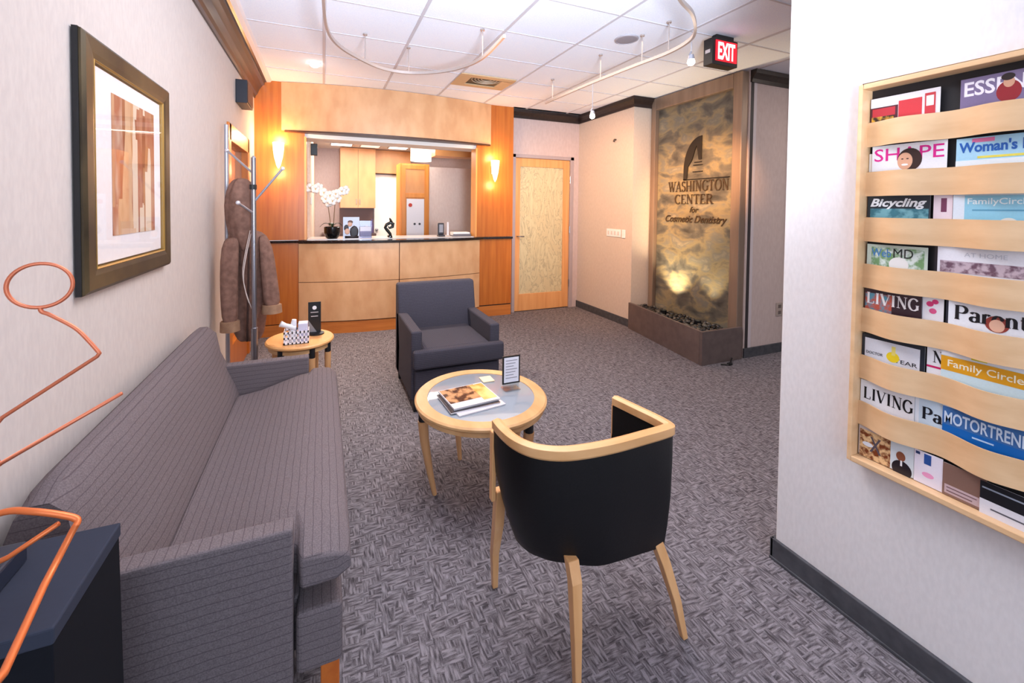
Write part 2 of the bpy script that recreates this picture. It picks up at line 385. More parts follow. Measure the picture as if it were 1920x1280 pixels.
crown([(2.31, DY), (3.38, DY), (3.38, 3.9), (3.64, 3.9)], 'trim_5')
crown([(3.71, 2.72), (4.6, 2.72)], 'trim_6')

# ------------------------------------------------------------------ reception front
def arc(x0, x1, y, b, n=24):      # shallow bow towards the room
    return [(x0+(x1-x0)*i/n, y-b*(1-(2*i/n-1)**2)) for i in range(n+1)]
def bow(g, x0, x1, y, b, back, z0, z1, n=24):
    p = arc(x0, x1, y, b, n)
    g.prism(p+[(x1, back), (x0, back)], z0, z1); return g
HX0, HX1 = -.405, 1.985
g = G(); g.box(XL, -.18, YB, YB+.30, 1.03, ZC); g.box(XL, -.245, YB, YB+.30, .13, 1.0); struct('trim_7', g, AMBER)
g = G(); g.box(1.80, 2.31, YB, YB+.16, 1.03, ZC); g.box(1.85, 2.30, YB, YB+.16, .15, 1.0); struct('trim_8', g, AMBER)
g = G(); g.box(XL, -.245, YB+.005, YB+.2, 0, .12); g.box(1.85, 2.30, YB+.005, YB+.2, 0, .135); struct('trim_9', g, AMBERX)
g = G(); g.box(XL, -.245, YB+.015, YB+.2, .118, .132); g.box(1.85, 2.30, YB+.015, YB+.2, .133, .152); struct('trim_10', g, BLACK)
g = G(); bow(g, HX0, HX1, YB-.02, .15, YB+.25, 2.20, ZC-.004); struct('trim_11', g, MAPLE)
g = G(); bow(g, HX0+.03, HX1-.01, YB-.035, .15, YB+.10, 2.183, 2.20); struct('trim_12', g, plain((70, 38, 22), .4))
g = G(); bow(g, -.2, 1.84, YB+.02, .02, YB+.30, 2.14, 2.183); struct('trim_13', g, plain((232, 222, 214), .5))
g = G(); g.box(-.185, -.165, YB-.004, YB+.31, 1.03, 2.15); g.box(1.79, 1.81, YB-.004, YB+.17, 1.03, 2.15); struct('trim_14', g, wood('honey_edge', (224, 150, 78), (238, 168, 92), 'z'))

desk = thing('reception_desk', 'bowed maple reception desk front with a dark counter edge', 'reception desk', (.8, YB-.1, 0))
x0, xm, x1 = -.242, .812, 1.845
def bowy(x): t = (x-x0)/(x1-x0)*2-1; return YB-.02-.15*(1-t*t)
def panel(a, b, z0, z1, off=0):
    g = G(); n = 12; p = [(a+(b-a)*i/n, bowy(a+(b-a)*i/n)+off) for i in range(n+1)]
    g.prism(p+[(q, r+.03) for q, r in p[::-1]], z0, z1); return g
mk('core', panel(x0, x1, .0, .995, .022), plain((96, 54, 24), .5), desk)
for a, b in ((x0, xm-.005), (xm+.005, x1)):
    mk('front_panel', panel(a, b, .575, .992), MAPLE, desk); mk('front_panel', panel(a, b, .14, .568), MAPLE, desk)
mk('plinth', panel(x0, x1, 0, .128, .008), AMBERX, desk)
ct = G()
p = [(XL+.01, YB-.03), (x0-.05, YB-.035)]+[(x0+(x1-x0)*i/24, bowy(x0+(x1-x0)*i/24)-.03) for i in range(1, 24)]+[(x1+.05, YB-.035), (2.305, YB-.03)]
ct.prism(p+[(2.305, YB-.002), (1.79, YB-.002), (1.79, YB+.45), (-.165, YB+.45), (-.165, YB-.002), (XL+.01, YB-.002)], 1.0, 1.026)
tag(mk('countertop', ct, noisemat('dark_counter', (26, 20, 20), (40, 32, 32), 60, rough=.12), bevel=.004), 'thin dark polished countertop running along the reception desk', 'countertop')
g = G(); g.box(-.16, 1.785, YB+.03, YB+.44, 1.0265, 1.032); tag(mk('counter_mat', g, plain((236, 228, 224), .25)), 'pale writing surface lying on the reception counter behind its dark edge', 'counter surface')

# ------------------------------------------------------------------ office behind the counter
g = G(); g.box(-.6, 4.2, YB+.30, 9.0, 2.5, 2.6); struct('ceiling_office', g, plain((232, 226, 222), .9))
g = G(); g.box(-.26, -.14, YB+.30, 8.6, 0, 2.6); struct('wall_office_left', g, noisemat('office_wall', (222, 198, 180), (230, 208, 190), 40, rough=.9))
g = G(); g.box(-.3, 4.2, 8.5, 8.6, 0, 2.6); struct('wall_office_back', g, MAUVE)
g = G(); g.box(4.1, 4.2, 5.1, 8.6, 0, 2.6); struct('wall_office_right', g, MAUVE)
g = G(); g.box(1.60, 3.3, 6.6, 6.7, 0, 2.05); struct('wall_office_partition', g, noisemat('partition_paint', (222, 200, 190), (228, 208, 198), 40, (1, 1, .4), .85))
cab = thing('wall_cabinet', 'tall maple wall cabinet with two doors in the office behind the counter', 'cabinet', (.61, 8.35, 1.37))
g = G(); g.box(.30, .93, 8.14, 8.49, 1.37, 2.49); mk('body', g, MAPLE, cab)
YEL = noisemat('yellow_maple', (206, 142, 86), (218, 156, 98), 6, (1, 1, .4), .35)
for a, b, hx in ((.302, .612, .585), (.618, .928, .645)):
    q = G(); q.box(a, b, 8.12, 8.138, 1.375, 2.485); dd = mk('door', q, YEL, cab)
    q = G(); q.tube([(hx, 8.119, 1.44), (hx, 8.10, 1.445), (hx, 8.10, 1.53), (hx, 8.119, 1.535)], .005); mk('handle', q, SILVER, dd)
g = G(); g.box(.30, .93, 8.47, 8.5, .9, 1.37); tag(mk('backsplash', g, plain((120, 92, 88), .5)), 'mauve brown backsplash under the maple wall cabinet', 'backsplash')
g = G(); g.box(.935, 1.62, 8.25, 8.49, 2.05, 2.49); struct('trim_17', g, YEL)
bc = thing('base_cabinet', 'maple base cabinet with a dark top standing under the wall cabinet', 'cabinet', (.6, 8.3, 0))
g = G(); g.box(.0, .93, 8.0, 8.47, 0, .86); mk('body', g, MAPLE, bc); g = G(); g.box(-.02, .93, 7.97, 8.47, .86, .9); mk('worktop', g, plain((90, 70, 66), .3), bc)
for i, (x, r, h, c) in enumerate(((.65, .045, .22, (60, 36, 30)), (.77, .05, .15, (170, 130, 90)), (.875, .035, .26, (84, 70, 110)))):
    q = G(); q.lathe((x, 8.2, .9), [(r, 0), (r, h*.65), (r*.5, h*.8), (r*.5, h)], 16)
    tag(mk('jar', q, plain(c, .3), smooth='auto'), ('tall dark brown jar on the office worktop', 'short tan jar on the office worktop', 'purple jar on the office worktop beside the white door')[i], 'jar')
d = bpy.data.objects.new('door_2', None); COL.objects.link(d); d['kind'] = 'structure'; d.location = (1.17, 8.44, 0); WORLD['door_2'] = 1
g = G(); g.box(.94, 1.42, 8.40, 8.45, 0, 2.03); mk('door_leaf', g, plain((250, 246, 240), .5), d)
g = G(); g.ball((.985, 8.37, .95), .03); mk('door_knob', g, SILVER, d, smooth=True)
tc = thing('tall_cabinet', 'tall honey coloured wooden cabinet with panelled door beyond the counter', 'cabinet', (1.36, 6.7, 0))
HON = wood('honey_wood', (210, 128, 46), (228, 148, 62), 'z')
g = G(); g.box(1.13, 1.60, 6.60, 6.95, 0, 2.09); mk('body', g, HON, tc)
g = G()
g.box(1.15, 1.215, 6.58, 6.60, .1, 2.07); g.box(1.52, 1.585, 6.58, 6.60, .1, 2.07); g.box(1.215, 1.52, 6.58, 6.60, 2.0, 2.07); g.box(1.215, 1.52, 6.58, 6.60, 1.55, 1.62); g.box(1.215, 1.52, 6.58, 6.60, .1, .2)
dr = mk('door', g, HON, tc, bevel=.003)
g = G(); g.box(1.215, 1.52, 6.590, 6.60, 1.62, 2.0); mk('door_inset', g, YEL, dr)
po = thing('notice_sheet', 'white sheet with a red round mark taped on the tall honey coloured cabinet', 'poster', (1.37, 6.585, 1.0))
g = G(); g.box(1.232, 1.512, 6.575, 6.579, .93, 1.53); mk('paper', g, plain((232, 230, 236), .6), po)
g = G(); g.tube([(1.29, 6.5745, 1.43), (1.29, 6.570, 1.43)], .03, 20); mk('red_mark', g, plain((196, 60, 40), .6), po)
for x in (1.36, 1.44):
    g = G(); g.tube([(x, 6.5745, 1.13), (x, 6.570, 1.13)], .018, 14); mk('dark_mark', g, plain((50, 50, 56), .6), po)
g = G(); g.box(1.62, 2.6, 6.3, 6.55, 2.2, 2.49); struct('trim_15', g, YEL)
pn = thing('drum_pendant', 'white drum pendant lamp hanging in front of the tall cabinet', 'pendant lamp', (1.33, 6.0, 2.5))
g = G(); g.lathe((1.33, 6.0, 0), [(.15, 2.07), (.15, 2.30), (.147, 2.30), (.147, 2.07)], 40, False); mk('shade', g, plain((255, 246, 236), .6, emit=.9), pn, smooth='auto')
g = G(); g.tube([(1.33, 6, 2.24), (1.33, 6, 2.5)], .006); mk('rod', g, SILVER, pn)
for i, (a, b) in enumerate(((.12, .50), (.62, .98), (1.12, 1.48))):
    q = thing('ceiling_light', ('leftmost', 'middle', 'rightmost')[i]+' of the three bright fluorescent panels in the office ceiling', 'ceiling light', ((a+b)/2, 7.6, 2.5), 'office ceiling panels')
    g = G(); g.box(a, b, 7.25, 7.95, 2.488, 2.499); mk('frame', g, SILVER, q)
    g = G(); g.box(a+.02, b-.02, 7.27, 7.93, 2.484, 2.4885); mk('diffuser', g, plain((255, 250, 240), .5, emit=2.2 if i != 1 else .5), q)
g = G(); g.box(-.135, -.06, 5.5, 5.58, 2.02, 2.16, .006); tag(mk('small_speaker', g, BLACK), 'small black speaker high on the wall inside the reception opening', 'speaker')
g = G(); g.box(-.139, -.129, 5.6, 5.86, 1.42, 1.51, .003); tag(mk('wall_plate', g, WHITE), 'white intercom plate on the wall behind the orchid', 'wall plate')

# ------------------------------------------------------------------ things on the counter
ZT = 1.033
orc = thing('potted_orchid', 'white orchid in a glossy black pot on the left of the counter', 'potted plant', (.1, 5.02, ZT))
g = G(); g.lathe((.1, 5.02, ZT), [(.05, 0), (.075, .02), (.088, .07), (.088, .13), (.08, .135), (.078, .11)], 32); mk('pot', g, BLACKGLOSS, orc, smooth='auto')
LEAF = noisemat('orchid_leaf', (22, 40, 24), (40, 62, 36), 20, rough=.4)
for a, l in ((3.2, .13), (.3, .12), (4.6, .10), (1.9, .10)):
    g = G(); rows = []
    for i in range(7):
        t = i/6; c = Vector((.1+math.cos(a)*l*t, 5.02+math.sin(a)*l*t, ZT+.135+.06*math.sin(t*2.6)-.03*t)); w = .022*math.sin(math.pi*min(1, t*.9+.1)); sd = Vector((-math.sin(a), math.cos(a), 0))*w
        rows.append([c-sd, c+Vector((0, 0, -.004)), c+sd])
    g.sheet(rows); mk('leaf', g, LEAF, orc, smooth=True, solid=.002)
PET = plain((252, 246, 240), .5)
fl = [(-.135, 4.99, 1.60), (-.075, 4.96, 1.59), (-.04, 5.0, 1.61), (.01, 4.96, 1.55), (.03, 4.95, 1.48), (.075, 4.96, 1.52), (.10, 4.95, 1.46), (.06, 5.0, 1.44), (.135, 4.97, 1.54), (.20, 4.97, 1.57), (.155, 4.98, 1.49), (.24, 4.99, 1.585)]
for pts in ([(.09, 5.02, ZT+.1), (.07, 5.01, 1.3), (.05, 5.0, 1.45), (-.02, 4.99, 1.58), (-.14, 4.995, 1.6)], [(.11, 5.02, ZT+.1), (.12, 5.01, 1.3), (.13, 5.0, 1.43), (.17, 4.99, 1.52), (.25, 4.995, 1.575)]):
    g = G(); g.tube(pts, .004, 6); mk('stem', g, plain((120, 92, 60), .6), orc)
for x, y, z in fl:
    g = G(); ph = random.random()
    for k in range(5):
        a = k*2*math.pi/5+ph; r = .030 if k else .025
        g.ball((x+math.cos(a)*.027, y-.004*(k % 2), z+math.sin(a)*.027), r, (1, .25, 1), 1)
    f = mk('flower', g, PET, orc, smooth=True)
    q = G(); q.ball((x, y-.01, z-.004), .008, (1, 1, 1), 1); mk('flower_lip', q, plain((222, 190, 120), .5), f)
bk = thing('photo_card', 'small upright picture card of a person in black clothes beside the orchid pot', 'picture card', (.30, 5.0, ZT))
g = G(); g.box(.215, .392, 4.995, 5.003, ZT, ZT+.245); mk('card', g, plain((196, 206, 226), .4), bk)
g = G(); g.ball((.29, 4.993, ZT+.165), .026, (1, .1, 1.2)); g.ball((.26, 4.993, ZT+.08), .018, (1.6, .1, 2)); mk('portrait_skin', g, plain((214, 168, 144), .5), bk, smooth=True)
g = G(); g.ball((.335, 4.994, ZT+.075), .055, (.9, .05, 1.3)); g.ball((.25, 4.994, ZT+.12), .03, (.9, .05, 1.3)); g.box(.235, .385, 4.9925, 4.995, ZT+.002, ZT+.03); mk('portrait_clothing', g, plain((34, 26, 34), .5), bk, smooth=True)
g = G(); g.ball((.293, 4.9935, ZT+.188), .03, (1, .08, .7)); mk('portrait_hair', g, plain((96, 60, 44), .5), bk, smooth=True)
ln = thing('leaflet_holder', 'clear leaflet holder with pale leaflets next to the picture card', 'leaflet holder', (.46, 5.05, ZT))
g = G(); g.box(.405, .53, 5.05, 5.056, ZT, ZT+.13); mk('leaflets', g, plain((226, 222, 232), .5), ln)
g = G(); g.box(.40, .535, 5.03, 5.034, ZT, ZT+.08); g.box(.40, .535, 5.03, 5.08, ZT, ZT+.004); g.box(.531, .535, 5.03, 5.08, ZT, ZT+.2); g.box(.40, .535, 5.076, 5.08, ZT, ZT+.2); mk('holder', g, glassmat('acrylic', (220, 216, 236), .05, .75), ln)
g = G(); g.tube([(.735, 5.0, ZT), (.745, 5.0, ZT+.02)], [.03, .03], 16)
g.tube([(.755, 5, ZT+.005), (.74, 5, ZT+.05), (.705, 5, ZT+.095), (.685, 5, ZT+.12), (.70, 5, ZT+.155), (.745, 5, ZT+.18), (.775, 5, ZT+.165), (.77, 5, ZT+.13), (.735, 5, ZT+.115), (.72, 5, ZT+.135)], [.016, .018, .02, .018, .018, .02, .022, .02, .014, .008], 10)
g.tube([(.765, 5, ZT+.17), (.745, 5, ZT+.215), (.735, 5, ZT+.235)], [.016, .013, .004], 8)
tag(mk('abstract_figurine', g, BLACKGLOSS, smooth='auto'), 'twisted black abstract figurine standing on the middle of the counter', 'figurine')
ph = thing('desk_phone', 'dark desk phone with upright display right of the counter centre', 'phone', (1.42, 5.06, ZT))
g = G(); g.box(1.345, 1.43, 5.04, 5.13, ZT, ZT+.02, .004); g.box(1.35, 1.43, 5.09, 5.115, ZT+.02, ZT+.17, .01); mk('body', g, plain((46, 44, 52), .4), ph)
g = G(); g.box(1.365, 1.415, 5.086, 5.0895, ZT+.05, ZT+.15); mk('display', g, plain((150, 150, 158), .2), ph)
g = G(); g.tube([(1.475, 5.08, ZT+.014), (1.475, 5.08, ZT+.18)], [.015, .012], 10); mk('handset', g, plain((236, 230, 232), .4), ph)
pt = thing('paper_tray', 'low grey tray holding white paper at the right end of the counter', 'tray', (1.64, 5.1, ZT))
g = G(); g.box(1.53, 1.77, 5.03, 5.20, ZT, ZT+.012, .003); g.box(1.53, 1.77, 5.03, 5.035, ZT+.012, ZT+.03); mk('tray', g, plain((110, 106, 112), .4), pt)
g = G(); g.box(1.54, 1.76, 5.045, 5.19, ZT+.0125, ZT+.05); mk('paper_stack', g, plain((250, 246, 240), .6), pt)

# ------------------------------------------------------------------ sconces
GLOW = plain((255, 214, 150), .5, emit=5.0)
def sconce(x, z, label):
    t = thing('wall_sconce', label, 'wall lamp', (x, YB, z), 'glowing wall sconces on the reception columns')
    y = YB-.05
    g = G(); g.box(x-.03, x+.03, YB-.012, YB-.001, z-.05, z+.05); mk('back_plate', g, SILVER, t)
    g = G(); g.tube([(x, YB-.012, z), (x, YB-.042, z)], .008); mk('bracket', g, SILVER, t)
    g = G(); rings = []
    for r, dz in ((.004, -.15), (.02, -.12), (.042, -.03), (.052, .05), (.056, .12), (.053, .12), (.048, .05), (.038, -.03), (.016, -.11)):
        rings.append([Vector((x+r*math.cos(a*math.pi/12), y-.012+r*.75*math.sin(a*math.pi/12), z+dz)) for a in range(24)])
    g.loft(rings, False); mk('glass_shade', g, GLOW, t, smooth=True)
    for dz, p in ((.16, 6.5 if x < 0 else 4.0), (-.19, 3.2)):
        l = lamp('sconce_light', 'POINT', (x, y-.08, z+dz), p, WARM, .05)
        l.parent = t; l.matrix_parent_inverse = Matrix.Translation(-t.location)
sconce(-.43, 1.94, 'glowing cone sconce on the wooden column left of the counter')
sconce(2.03, 1.88, 'glowing cone sconce on the wooden column beside the frosted door')

# ------------------------------------------------------------------ frosted door
d = bpy.data.objects.new('door_3', None); COL.objects.link(d); d['kind'] = 'structure'; d.location = (2.8, DY, 0); WORLD['door_3'] = 1
g = G(); g.box(2.34, 2.385, DY-.02, DY+.1, 0, 2.12); g.box(3.235, 3.29, DY-.02, DY+.1, 0, 2.12); g.box(2.34, 3.29, DY-.02, DY+.1, 2.075, 2.12); mk('door_casing', g, plain((170, 156, 158), .5), d, bevel=.003)
DW = wood('door_maple', (214, 150, 92), (228, 168, 110), 'z')
g = G(); g.box(2.388, 2.458, DY, DY+.045, .01, 2.072); g.box(3.135, 3.232, DY, DY+.045, .01, 2.072); g.box(2.458, 3.135, DY, DY+.045, 1.96, 2.072); g.box(2.458, 3.135, DY, DY+.045, .01, .235); mk('door_frame', g, DW, d, bevel=.003)
def frost():
    m, N, L, B = base('etched_glass'); v = mapped(N, L, (1.6, 1, .55), (0, .5, 0))
    n = N.new('ShaderNodeTexNoise'); n.inputs['Scale'].default_value = 4.5; n.inputs['Distortion'].default_value = 3.5; n.inputs['Detail'].default_value = 3; L.new(v, n.inputs[0])
    L.new(ramp(N, L, n.outputs['Fac'], [(.42, (208, 196, 158)), (.49, (196, 184, 148)), (.52, (168, 158, 130)), (.55, (204, 190, 152))]), B.inputs['Base Color'])
    B.inputs['Roughness'].default_value = .35; return m
g = G(); g.box(2.455, 3.138, DY+.018, DY+.026, .23, 1.965); mk('glass_pane', g, frost(), d)
g = G(); g.tube([(2.42, DY-.001, 1.02), (2.42, DY-.05, 1.02), (2.50, DY-.055, 1.02)], .009); mk('handle', g, STEEL, d, smooth=True)
for z in (.35, 1.1, 1.8):
    g = G(); g.tube([(3.236, DY-.012, z-.05), (3.236, DY-.012, z+.05)], .009); mk('hinge', g, STEEL, d)

# ------------------------------------------------------------------ fixtures on the right walls
sw = thing('light_switch', 'wide white multi gang switch plate on the peach wall', 'light switch', (3.375, 4.2, 1.1))
g = G(); g.box(3.371, 3.379, 4.09, 4.36, 1.055, 1.15, .003); mk('plate', g, WHITE, sw)
for i in range(4):
    g = G(); g.box(3.366, 3.371, 4.115+i*.062, 4.145+i*.062, 1.08, 1.125); mk('rocker', g, plain((214, 206, 204), .4), sw)
g = G(); g.box(3.368, 3.379, 4.01, 4.065, 1.05, 1.15, .003); tag(mk('wall_control', g, WHITE), 'small white wall control to the right of the switch plate', 'wall control')
g = G(); g.tube([(3.379, 4.22, 2.26), (3.36, 4.22, 2.26), (3.35, 4.22, 2.235)], .012); tag(mk('wall_hook', g, plain((90, 80, 74), .4, .5), smooth=True), 'little dark hook high on the peach wall', 'hook')
ou = thing('wall_outlet', 'beige power outlet low on the corridor wall beside the fountain', 'outlet', (4.2, 2.719, .42))
g = G(); g.box(4.15, 4.24, 2.712, 2.7195, .36, .49, .002); mk('plate', g, plain((176, 160, 152), .5), ou)
for z in (.395, .455):
    g = G(); g.box(4.175, 4.215, 2.7095, 2.712, z-.016, z+.016); mk('socket', g, plain((110, 98, 94), .5), ou)

# ------------------------------------------------------------------ water feature
PX = 3.66; Y0, Y1 = 2.74, 3.86
wf = thing('water_wall', 'tall framed slate water wall lit from below', 'water feature', (PX, 3.3, .3))
FR = noisemat('bronze_frame', (132, 112, 98), (152, 130, 114), 12, (1, 1, .1), .38, .35)
g = G(); g.box(PX+.01, PX+.03, Y0+.05, Y1-.05, .02, 2.62); mk('stone_panel', g, STONE, wf)
g = G(); g.box(PX-.04, PX+.10, Y0-.01, Y0+.085, 0, ZC-.012); g.box(PX-.04, PX+.10, Y1-.045, Y1+.02, 0, ZC-.012); mk('frame_post', g, FR, wf, bevel=.006)
g = G(); g.box(PX-.04, PX+.10, Y0+.085, Y1-.045, 2.56, ZC-.012); mk('frame_top', g, FR, wf, bevel=.006)
g = G(); g.box(PX+.101, PX+.14, Y0-.022, Y1, 0, ZC-.012); struct('trim_16', g, plain((206, 194, 198), .5))
g = G(); g.box(PX+.06, PX+.098, Y0-.022, Y0-.011, 0, ZC-.012); mk('shadow_gap', g, plain((48, 42, 44), .5), wf)
INK = plain((22, 17, 14), .4); RV = (0, -1, 0); UV = (0, 0, 1)
lx = PX-.004
# logo: dark quarter arch with a pale spire cut out of it
pts = []
for i in range(17):
    a = math.pi/2*i/16; pts.append((3.20+.225*math.sin(a)*1.0, 1.83+.345*math.cos(a)))
outer = [(y, z) for y, z in pts]+[(3.425, 1.72)]
inner = [(3.385, 1.72), (3.37, 1.86), (3.32, 1.93), (3.285, 2.03), (3.262, 2.08), (3.25, 2.02), (3.235, 1.93), (3.20, 1.93)]
g = G(); g.loft([[Vector((x, y, z)) for y, z in outer+inner] for x in (lx+.012, lx)]); mk('logo', g, INK, wf)
for k, (w, z) in enumerate(((.10, 1.90), (.12, 1.87), (.13, 1.80))):
    g = G(); g.box(lx, lx+.012, 3.25-w/2, 3.25+w/2-.01, z, z+.008); mk('logo_line', g, INK, wf)
g = G(); g.box(lx, lx+.012, 2.875, 3.43, 1.722, 1.730); mk('rule', g, INK, wf)
INK2 = plain((58, 44, 30), .4)
serif_text('lettering', 'WASHINGTON', INK2, wf, (lx+.010, 3.255, 1.655), RV, UV, .76, .11, .8, depth=.008)
serif_text('lettering', 'CENTER', INK2, wf, (lx+.010, 3.30, 1.515), RV, UV, .49, .10, .8, depth=.008)
text('lettering', 'for', INK2, wf, (lx+.010, 3.28, 1.402), RV, UV, .11, .06, .0, .3, depth=.008)
text('lettering', 'Cosmetic Dentistry', INK2, wf, (lx+.010, 3.28, 1.29), RV, UV, .78, .10, .008, .35, depth=.008)
pl = thing('planter_box', 'low brown trough of dark river stones under the water wall', 'planter', (3.4, 3.3, 0))
PO = [(3.345, 3.885), (3.155, 2.735), (3.655, 2.70), (3.655, 2.728), (3.618, 2.73), (3.618, 3.885)]
PO = [(3.335, 3.885), (3.155, 2.735), (3.66, 2.70), (3.66, 2.727), (3.618, 2.728), (3.618, 3.885)]
def wallring(poly, z0, z1):
    g = G(); g.prism(poly, z0, z1); return g
def quadbox(g, a, b, t, z0, z1):
    a = Vector(a); b = Vector(b); d = (b-a).normalized(); n = Vector((-d.y, d.x))*t
    g.prism([tuple(a), tuple(b), tuple(b+n), tuple(a+n)], z0, z1)
g = G(); quadbox(g, (3.335, 3.885), (3.155, 2.735), .03, 0, .305); mk('side_board', g, GREYSTONE, pl, bevel=.002)
g = G(); quadbox(g, (3.155, 2.705), (3.658, 2.70), .028, 0, .305); mk('end_board', g, GREYSTONE, pl, bevel=.002)
g = G(); g.prism([(3.35, 3.88), (3.19, 2.75), (3.615, 2.74), (3.615, 3.88)], .01, .245); mk('fill', g, plain((26, 24, 24), .8), pl)
PEB = [plain(c, .3) for c in ((34, 32, 34), (52, 50, 50), (74, 70, 66), (24, 22, 24), (98, 92, 84))]
protos = []
for k in range(5):
    g = G(); g.ball((0, 0, 0), .03, (1, .78, .55), 2)
    for v in g.b.verts: v.co *= 1+.25*noise.noise(v.co*30+Vector((k*7, 0, 0)))
    me = bpy.data.meshes.new('pebble'); g.b.to_mesh(me); g.b.free()
    for p in me.polygons: p.use_smooth = True
    me.materials.append(PEB[k]); protos.append(me)
n = 0
y = 2.79
while y < 3.86:
    xl = 3.20+(y-2.735)*(.18/1.15)+.03
    x = xl+random.random()*.02
    while x < 3.595:
        if not ((abs(x-3.49) < .045 and abs(y-3.50) < .045) or (abs(x-3.49) < .045 and abs(y-3.05) < .045)):
            o = bpy.data.objects.new('pebble', protos[random.randrange(5)]); COL.objects.link(o)
            o.location = (x+random.uniform(-.006, .006), y+random.uniform(-.006, .006), .258+random.uniform(0, .012)); s = random.uniform(.75, 1.1)
            o.scale = (s, s, s); o.rotation_euler = (random.uniform(-.3, .3), random.uniform(-.3, .3), random.uniform(0, 6))
            tag(o, 'smooth dark river stone lying in the brown trough under the water wall', 'stone', 'river stones in the trough'); n += 1
        x += .062
    y += .052
for i, (y, lab) in enumerate(((3.50, 'small round uplight among the stones, toward the far end of the trough'), (3.05, 'small round uplight among the stones, toward the near end of the trough'))):
    q = thing('uplight', lab, 'spotlight', (3.49, y, .25))
    g = G(); g.lathe((3.49, y, .248), [(.03, 0), (.034, .045), (.028, .045), (.024, .02)], 20); mk('housing', g, BLACK, q, smooth='auto')
    g = G(); g.lathe((3.49, y, .27), [(.022, 0), (.022, .004)], 16); mk('lens', g, plain((255, 236, 190), .4, emit=6), q)
    l = lamp('uplight_beam', 'SPOT', (3.49, y, .31), (60, 18)[i], (1, .80, .50), .015, (3.67, y-.02, 1.35), (84, 70)[i], .9)
    l.parent = q; l.matrix_parent_inverse = Matrix.Translation(-q.location)

g = G(); g.tube(spline([(3.34, 2.66, .008), (3.40, 2.63, .008), (3.46, 2.66, .008), (3.52, 2.69, .03)], 5), .007, 6); g.box(3.40, 3.44, 2.62, 2.65, .001, .018, .003); tag(mk('power_cord', g, BLACK, smooth='auto'), 'short black cord on the carpet in front of the brown trough', 'cord')

# ------------------------------------------------------------------ ceiling fixtures
ve = thing('ceiling_vent', 'rectangular tan air vent with curved dark louvres in the ceiling', 'vent', (1.5, 4.07, ZC))
VM = plain((206, 172, 132), .5)
g = G(); vx0, vx1, vy0, vy1 = 1.25, 1.84, 3.86, 4.25; zz = ZC-.014
g.box(vx0, vx1, vy0, vy0+.08, zz, ZC-.001); g.box(vx0, vx1, vy1-.08, vy1, zz, ZC-.001); g.box(vx0, vx0+.13, vy0+.08, vy1-.08, zz, ZC-.001); g.box(vx1-.13, vx1, vy0+.08, vy1-.08, zz, ZC-.001); mk('frame', g, VM, ve, bevel=.004)
g = G(); g.box(vx0+.13, vx1-.13, vy0+.08, vy1-.08, ZC-.004, ZC-.0008); mk('duct', g, BLACK, ve)
for i in range(4):
    g = G(); a = .05+.03*i
    g.tube([(1.545+a*1.1*math.cos(t*math.pi/8), vy0+.09+a*1.1*math.sin(t*math.pi/8), ZC-.010) for t in range(9)], .004, 6); mk('louvre', g, plain((190, 170, 146), .4), ve)
cs = thing('ceiling_speaker', 'round grey speaker grille flush in the ceiling', 'speaker', (2.17, 2.6, ZC))
g = G(); g.lathe((2.174, 2.61, ZC), [(.09, -.001), (.088, -.008), (.078, -.011), (.076, -.006)], 40); mk('rim', g, plain((168, 160, 166), .5), cs, smooth='auto')
g = G(); g.lathe((2.174, 2.61, ZC), [(.077, -.004), (.077, -.008), (.03, -.010)], 40); mk('grille', g, plain((150, 143, 150), .7), cs, smooth='auto')
dl = thing('downlight', 'small bright round downlight in the ceiling near the left crown moulding', 'ceiling light', (-.07, 4.16, ZC))
g = G(); g.lathe((-.068, 4.161, ZC), [(.05, -.001), (.048, -.006), (.038, -.008)], 30); mk('trim_ring', g, WHITE, dl, smooth='auto')
g = G(); g.ball((-.068, 4.161, ZC-.012), .045, (1, 1, .7)); mk('lens', g, plain((255, 244, 226), .4, emit=9), dl)
l = lamp('downlight_beam', 'SPOT', (-.068, 4.161, ZC-.07), 170, (1, .86, .70), .03, (.45, 3.75, 0), 74, 1); l.parent = dl; l.matrix_parent_inverse = Matrix.Translation(-dl.location)
RAILM = plain((186, 172, 166), .35, .5)
RZ = 2.5
def rail(pts, label, posts):
    t = thing('track_rail', label, 'track light rail', (*pts[0], RZ))
    g = G(); c = spline([(x, y, RZ) for x, y in pts])
    rings = []
    for i, p in enumerate(c):
        a = c[max(i-1, 0)]; b = c[min(i+1, len(c)-1)]; d = (b-a).normalized(); nn = Vector((-d.y, d.x, 0))*.008
        rings.append([p-nn+Vector((0, 0, -.011)), p+nn+Vector((0, 0, -.011)), p+nn+Vector((0, 0, .011)), p-nn+Vector((0, 0, .011))])
    g.loft(rings); mk('rail', g, RAILM, t)
    for x, y in posts:
        q = G(); q.tube([(x, y, RZ+.0115), (x, y, ZC-.001)], .004, 8); q.lathe((x, y, ZC-.012), [(.016, 0), (.016, .011)], 16); mk('standoff', q, RAILM, t)
    return t
rail([(0, 1.4), (.0, 2.0), (.005, 2.45), (.025, 2.78), (.08, 3.0), (.2, 3.19), (.42, 3.40), (.63, 3.44), (.83, 3.35), (1.0, 3.16), (1.09, 2.88), (1.08, 2.46)], 'curved metal track rail bowing under the ceiling tiles in front of the vent', [(.0, 2.0), (.30, 3.305), (.655, 3.44), (1.09, 2.88)])
rail([(1.3, 1.45), (1.55, 1.56), (1.75, 1.68), (1.93, 1.77), (2.13, 1.93), (2.22, 2.07), (2.25, 2.28), (2.22, 2.58), (2.18, 3.12), (2.16, 3.84)], 'long curved metal track rail running past the round ceiling speaker to the back', [(2.24, 2.25), (2.23, 2.5), (2.19, 2.95), (2.165, 3.7)])
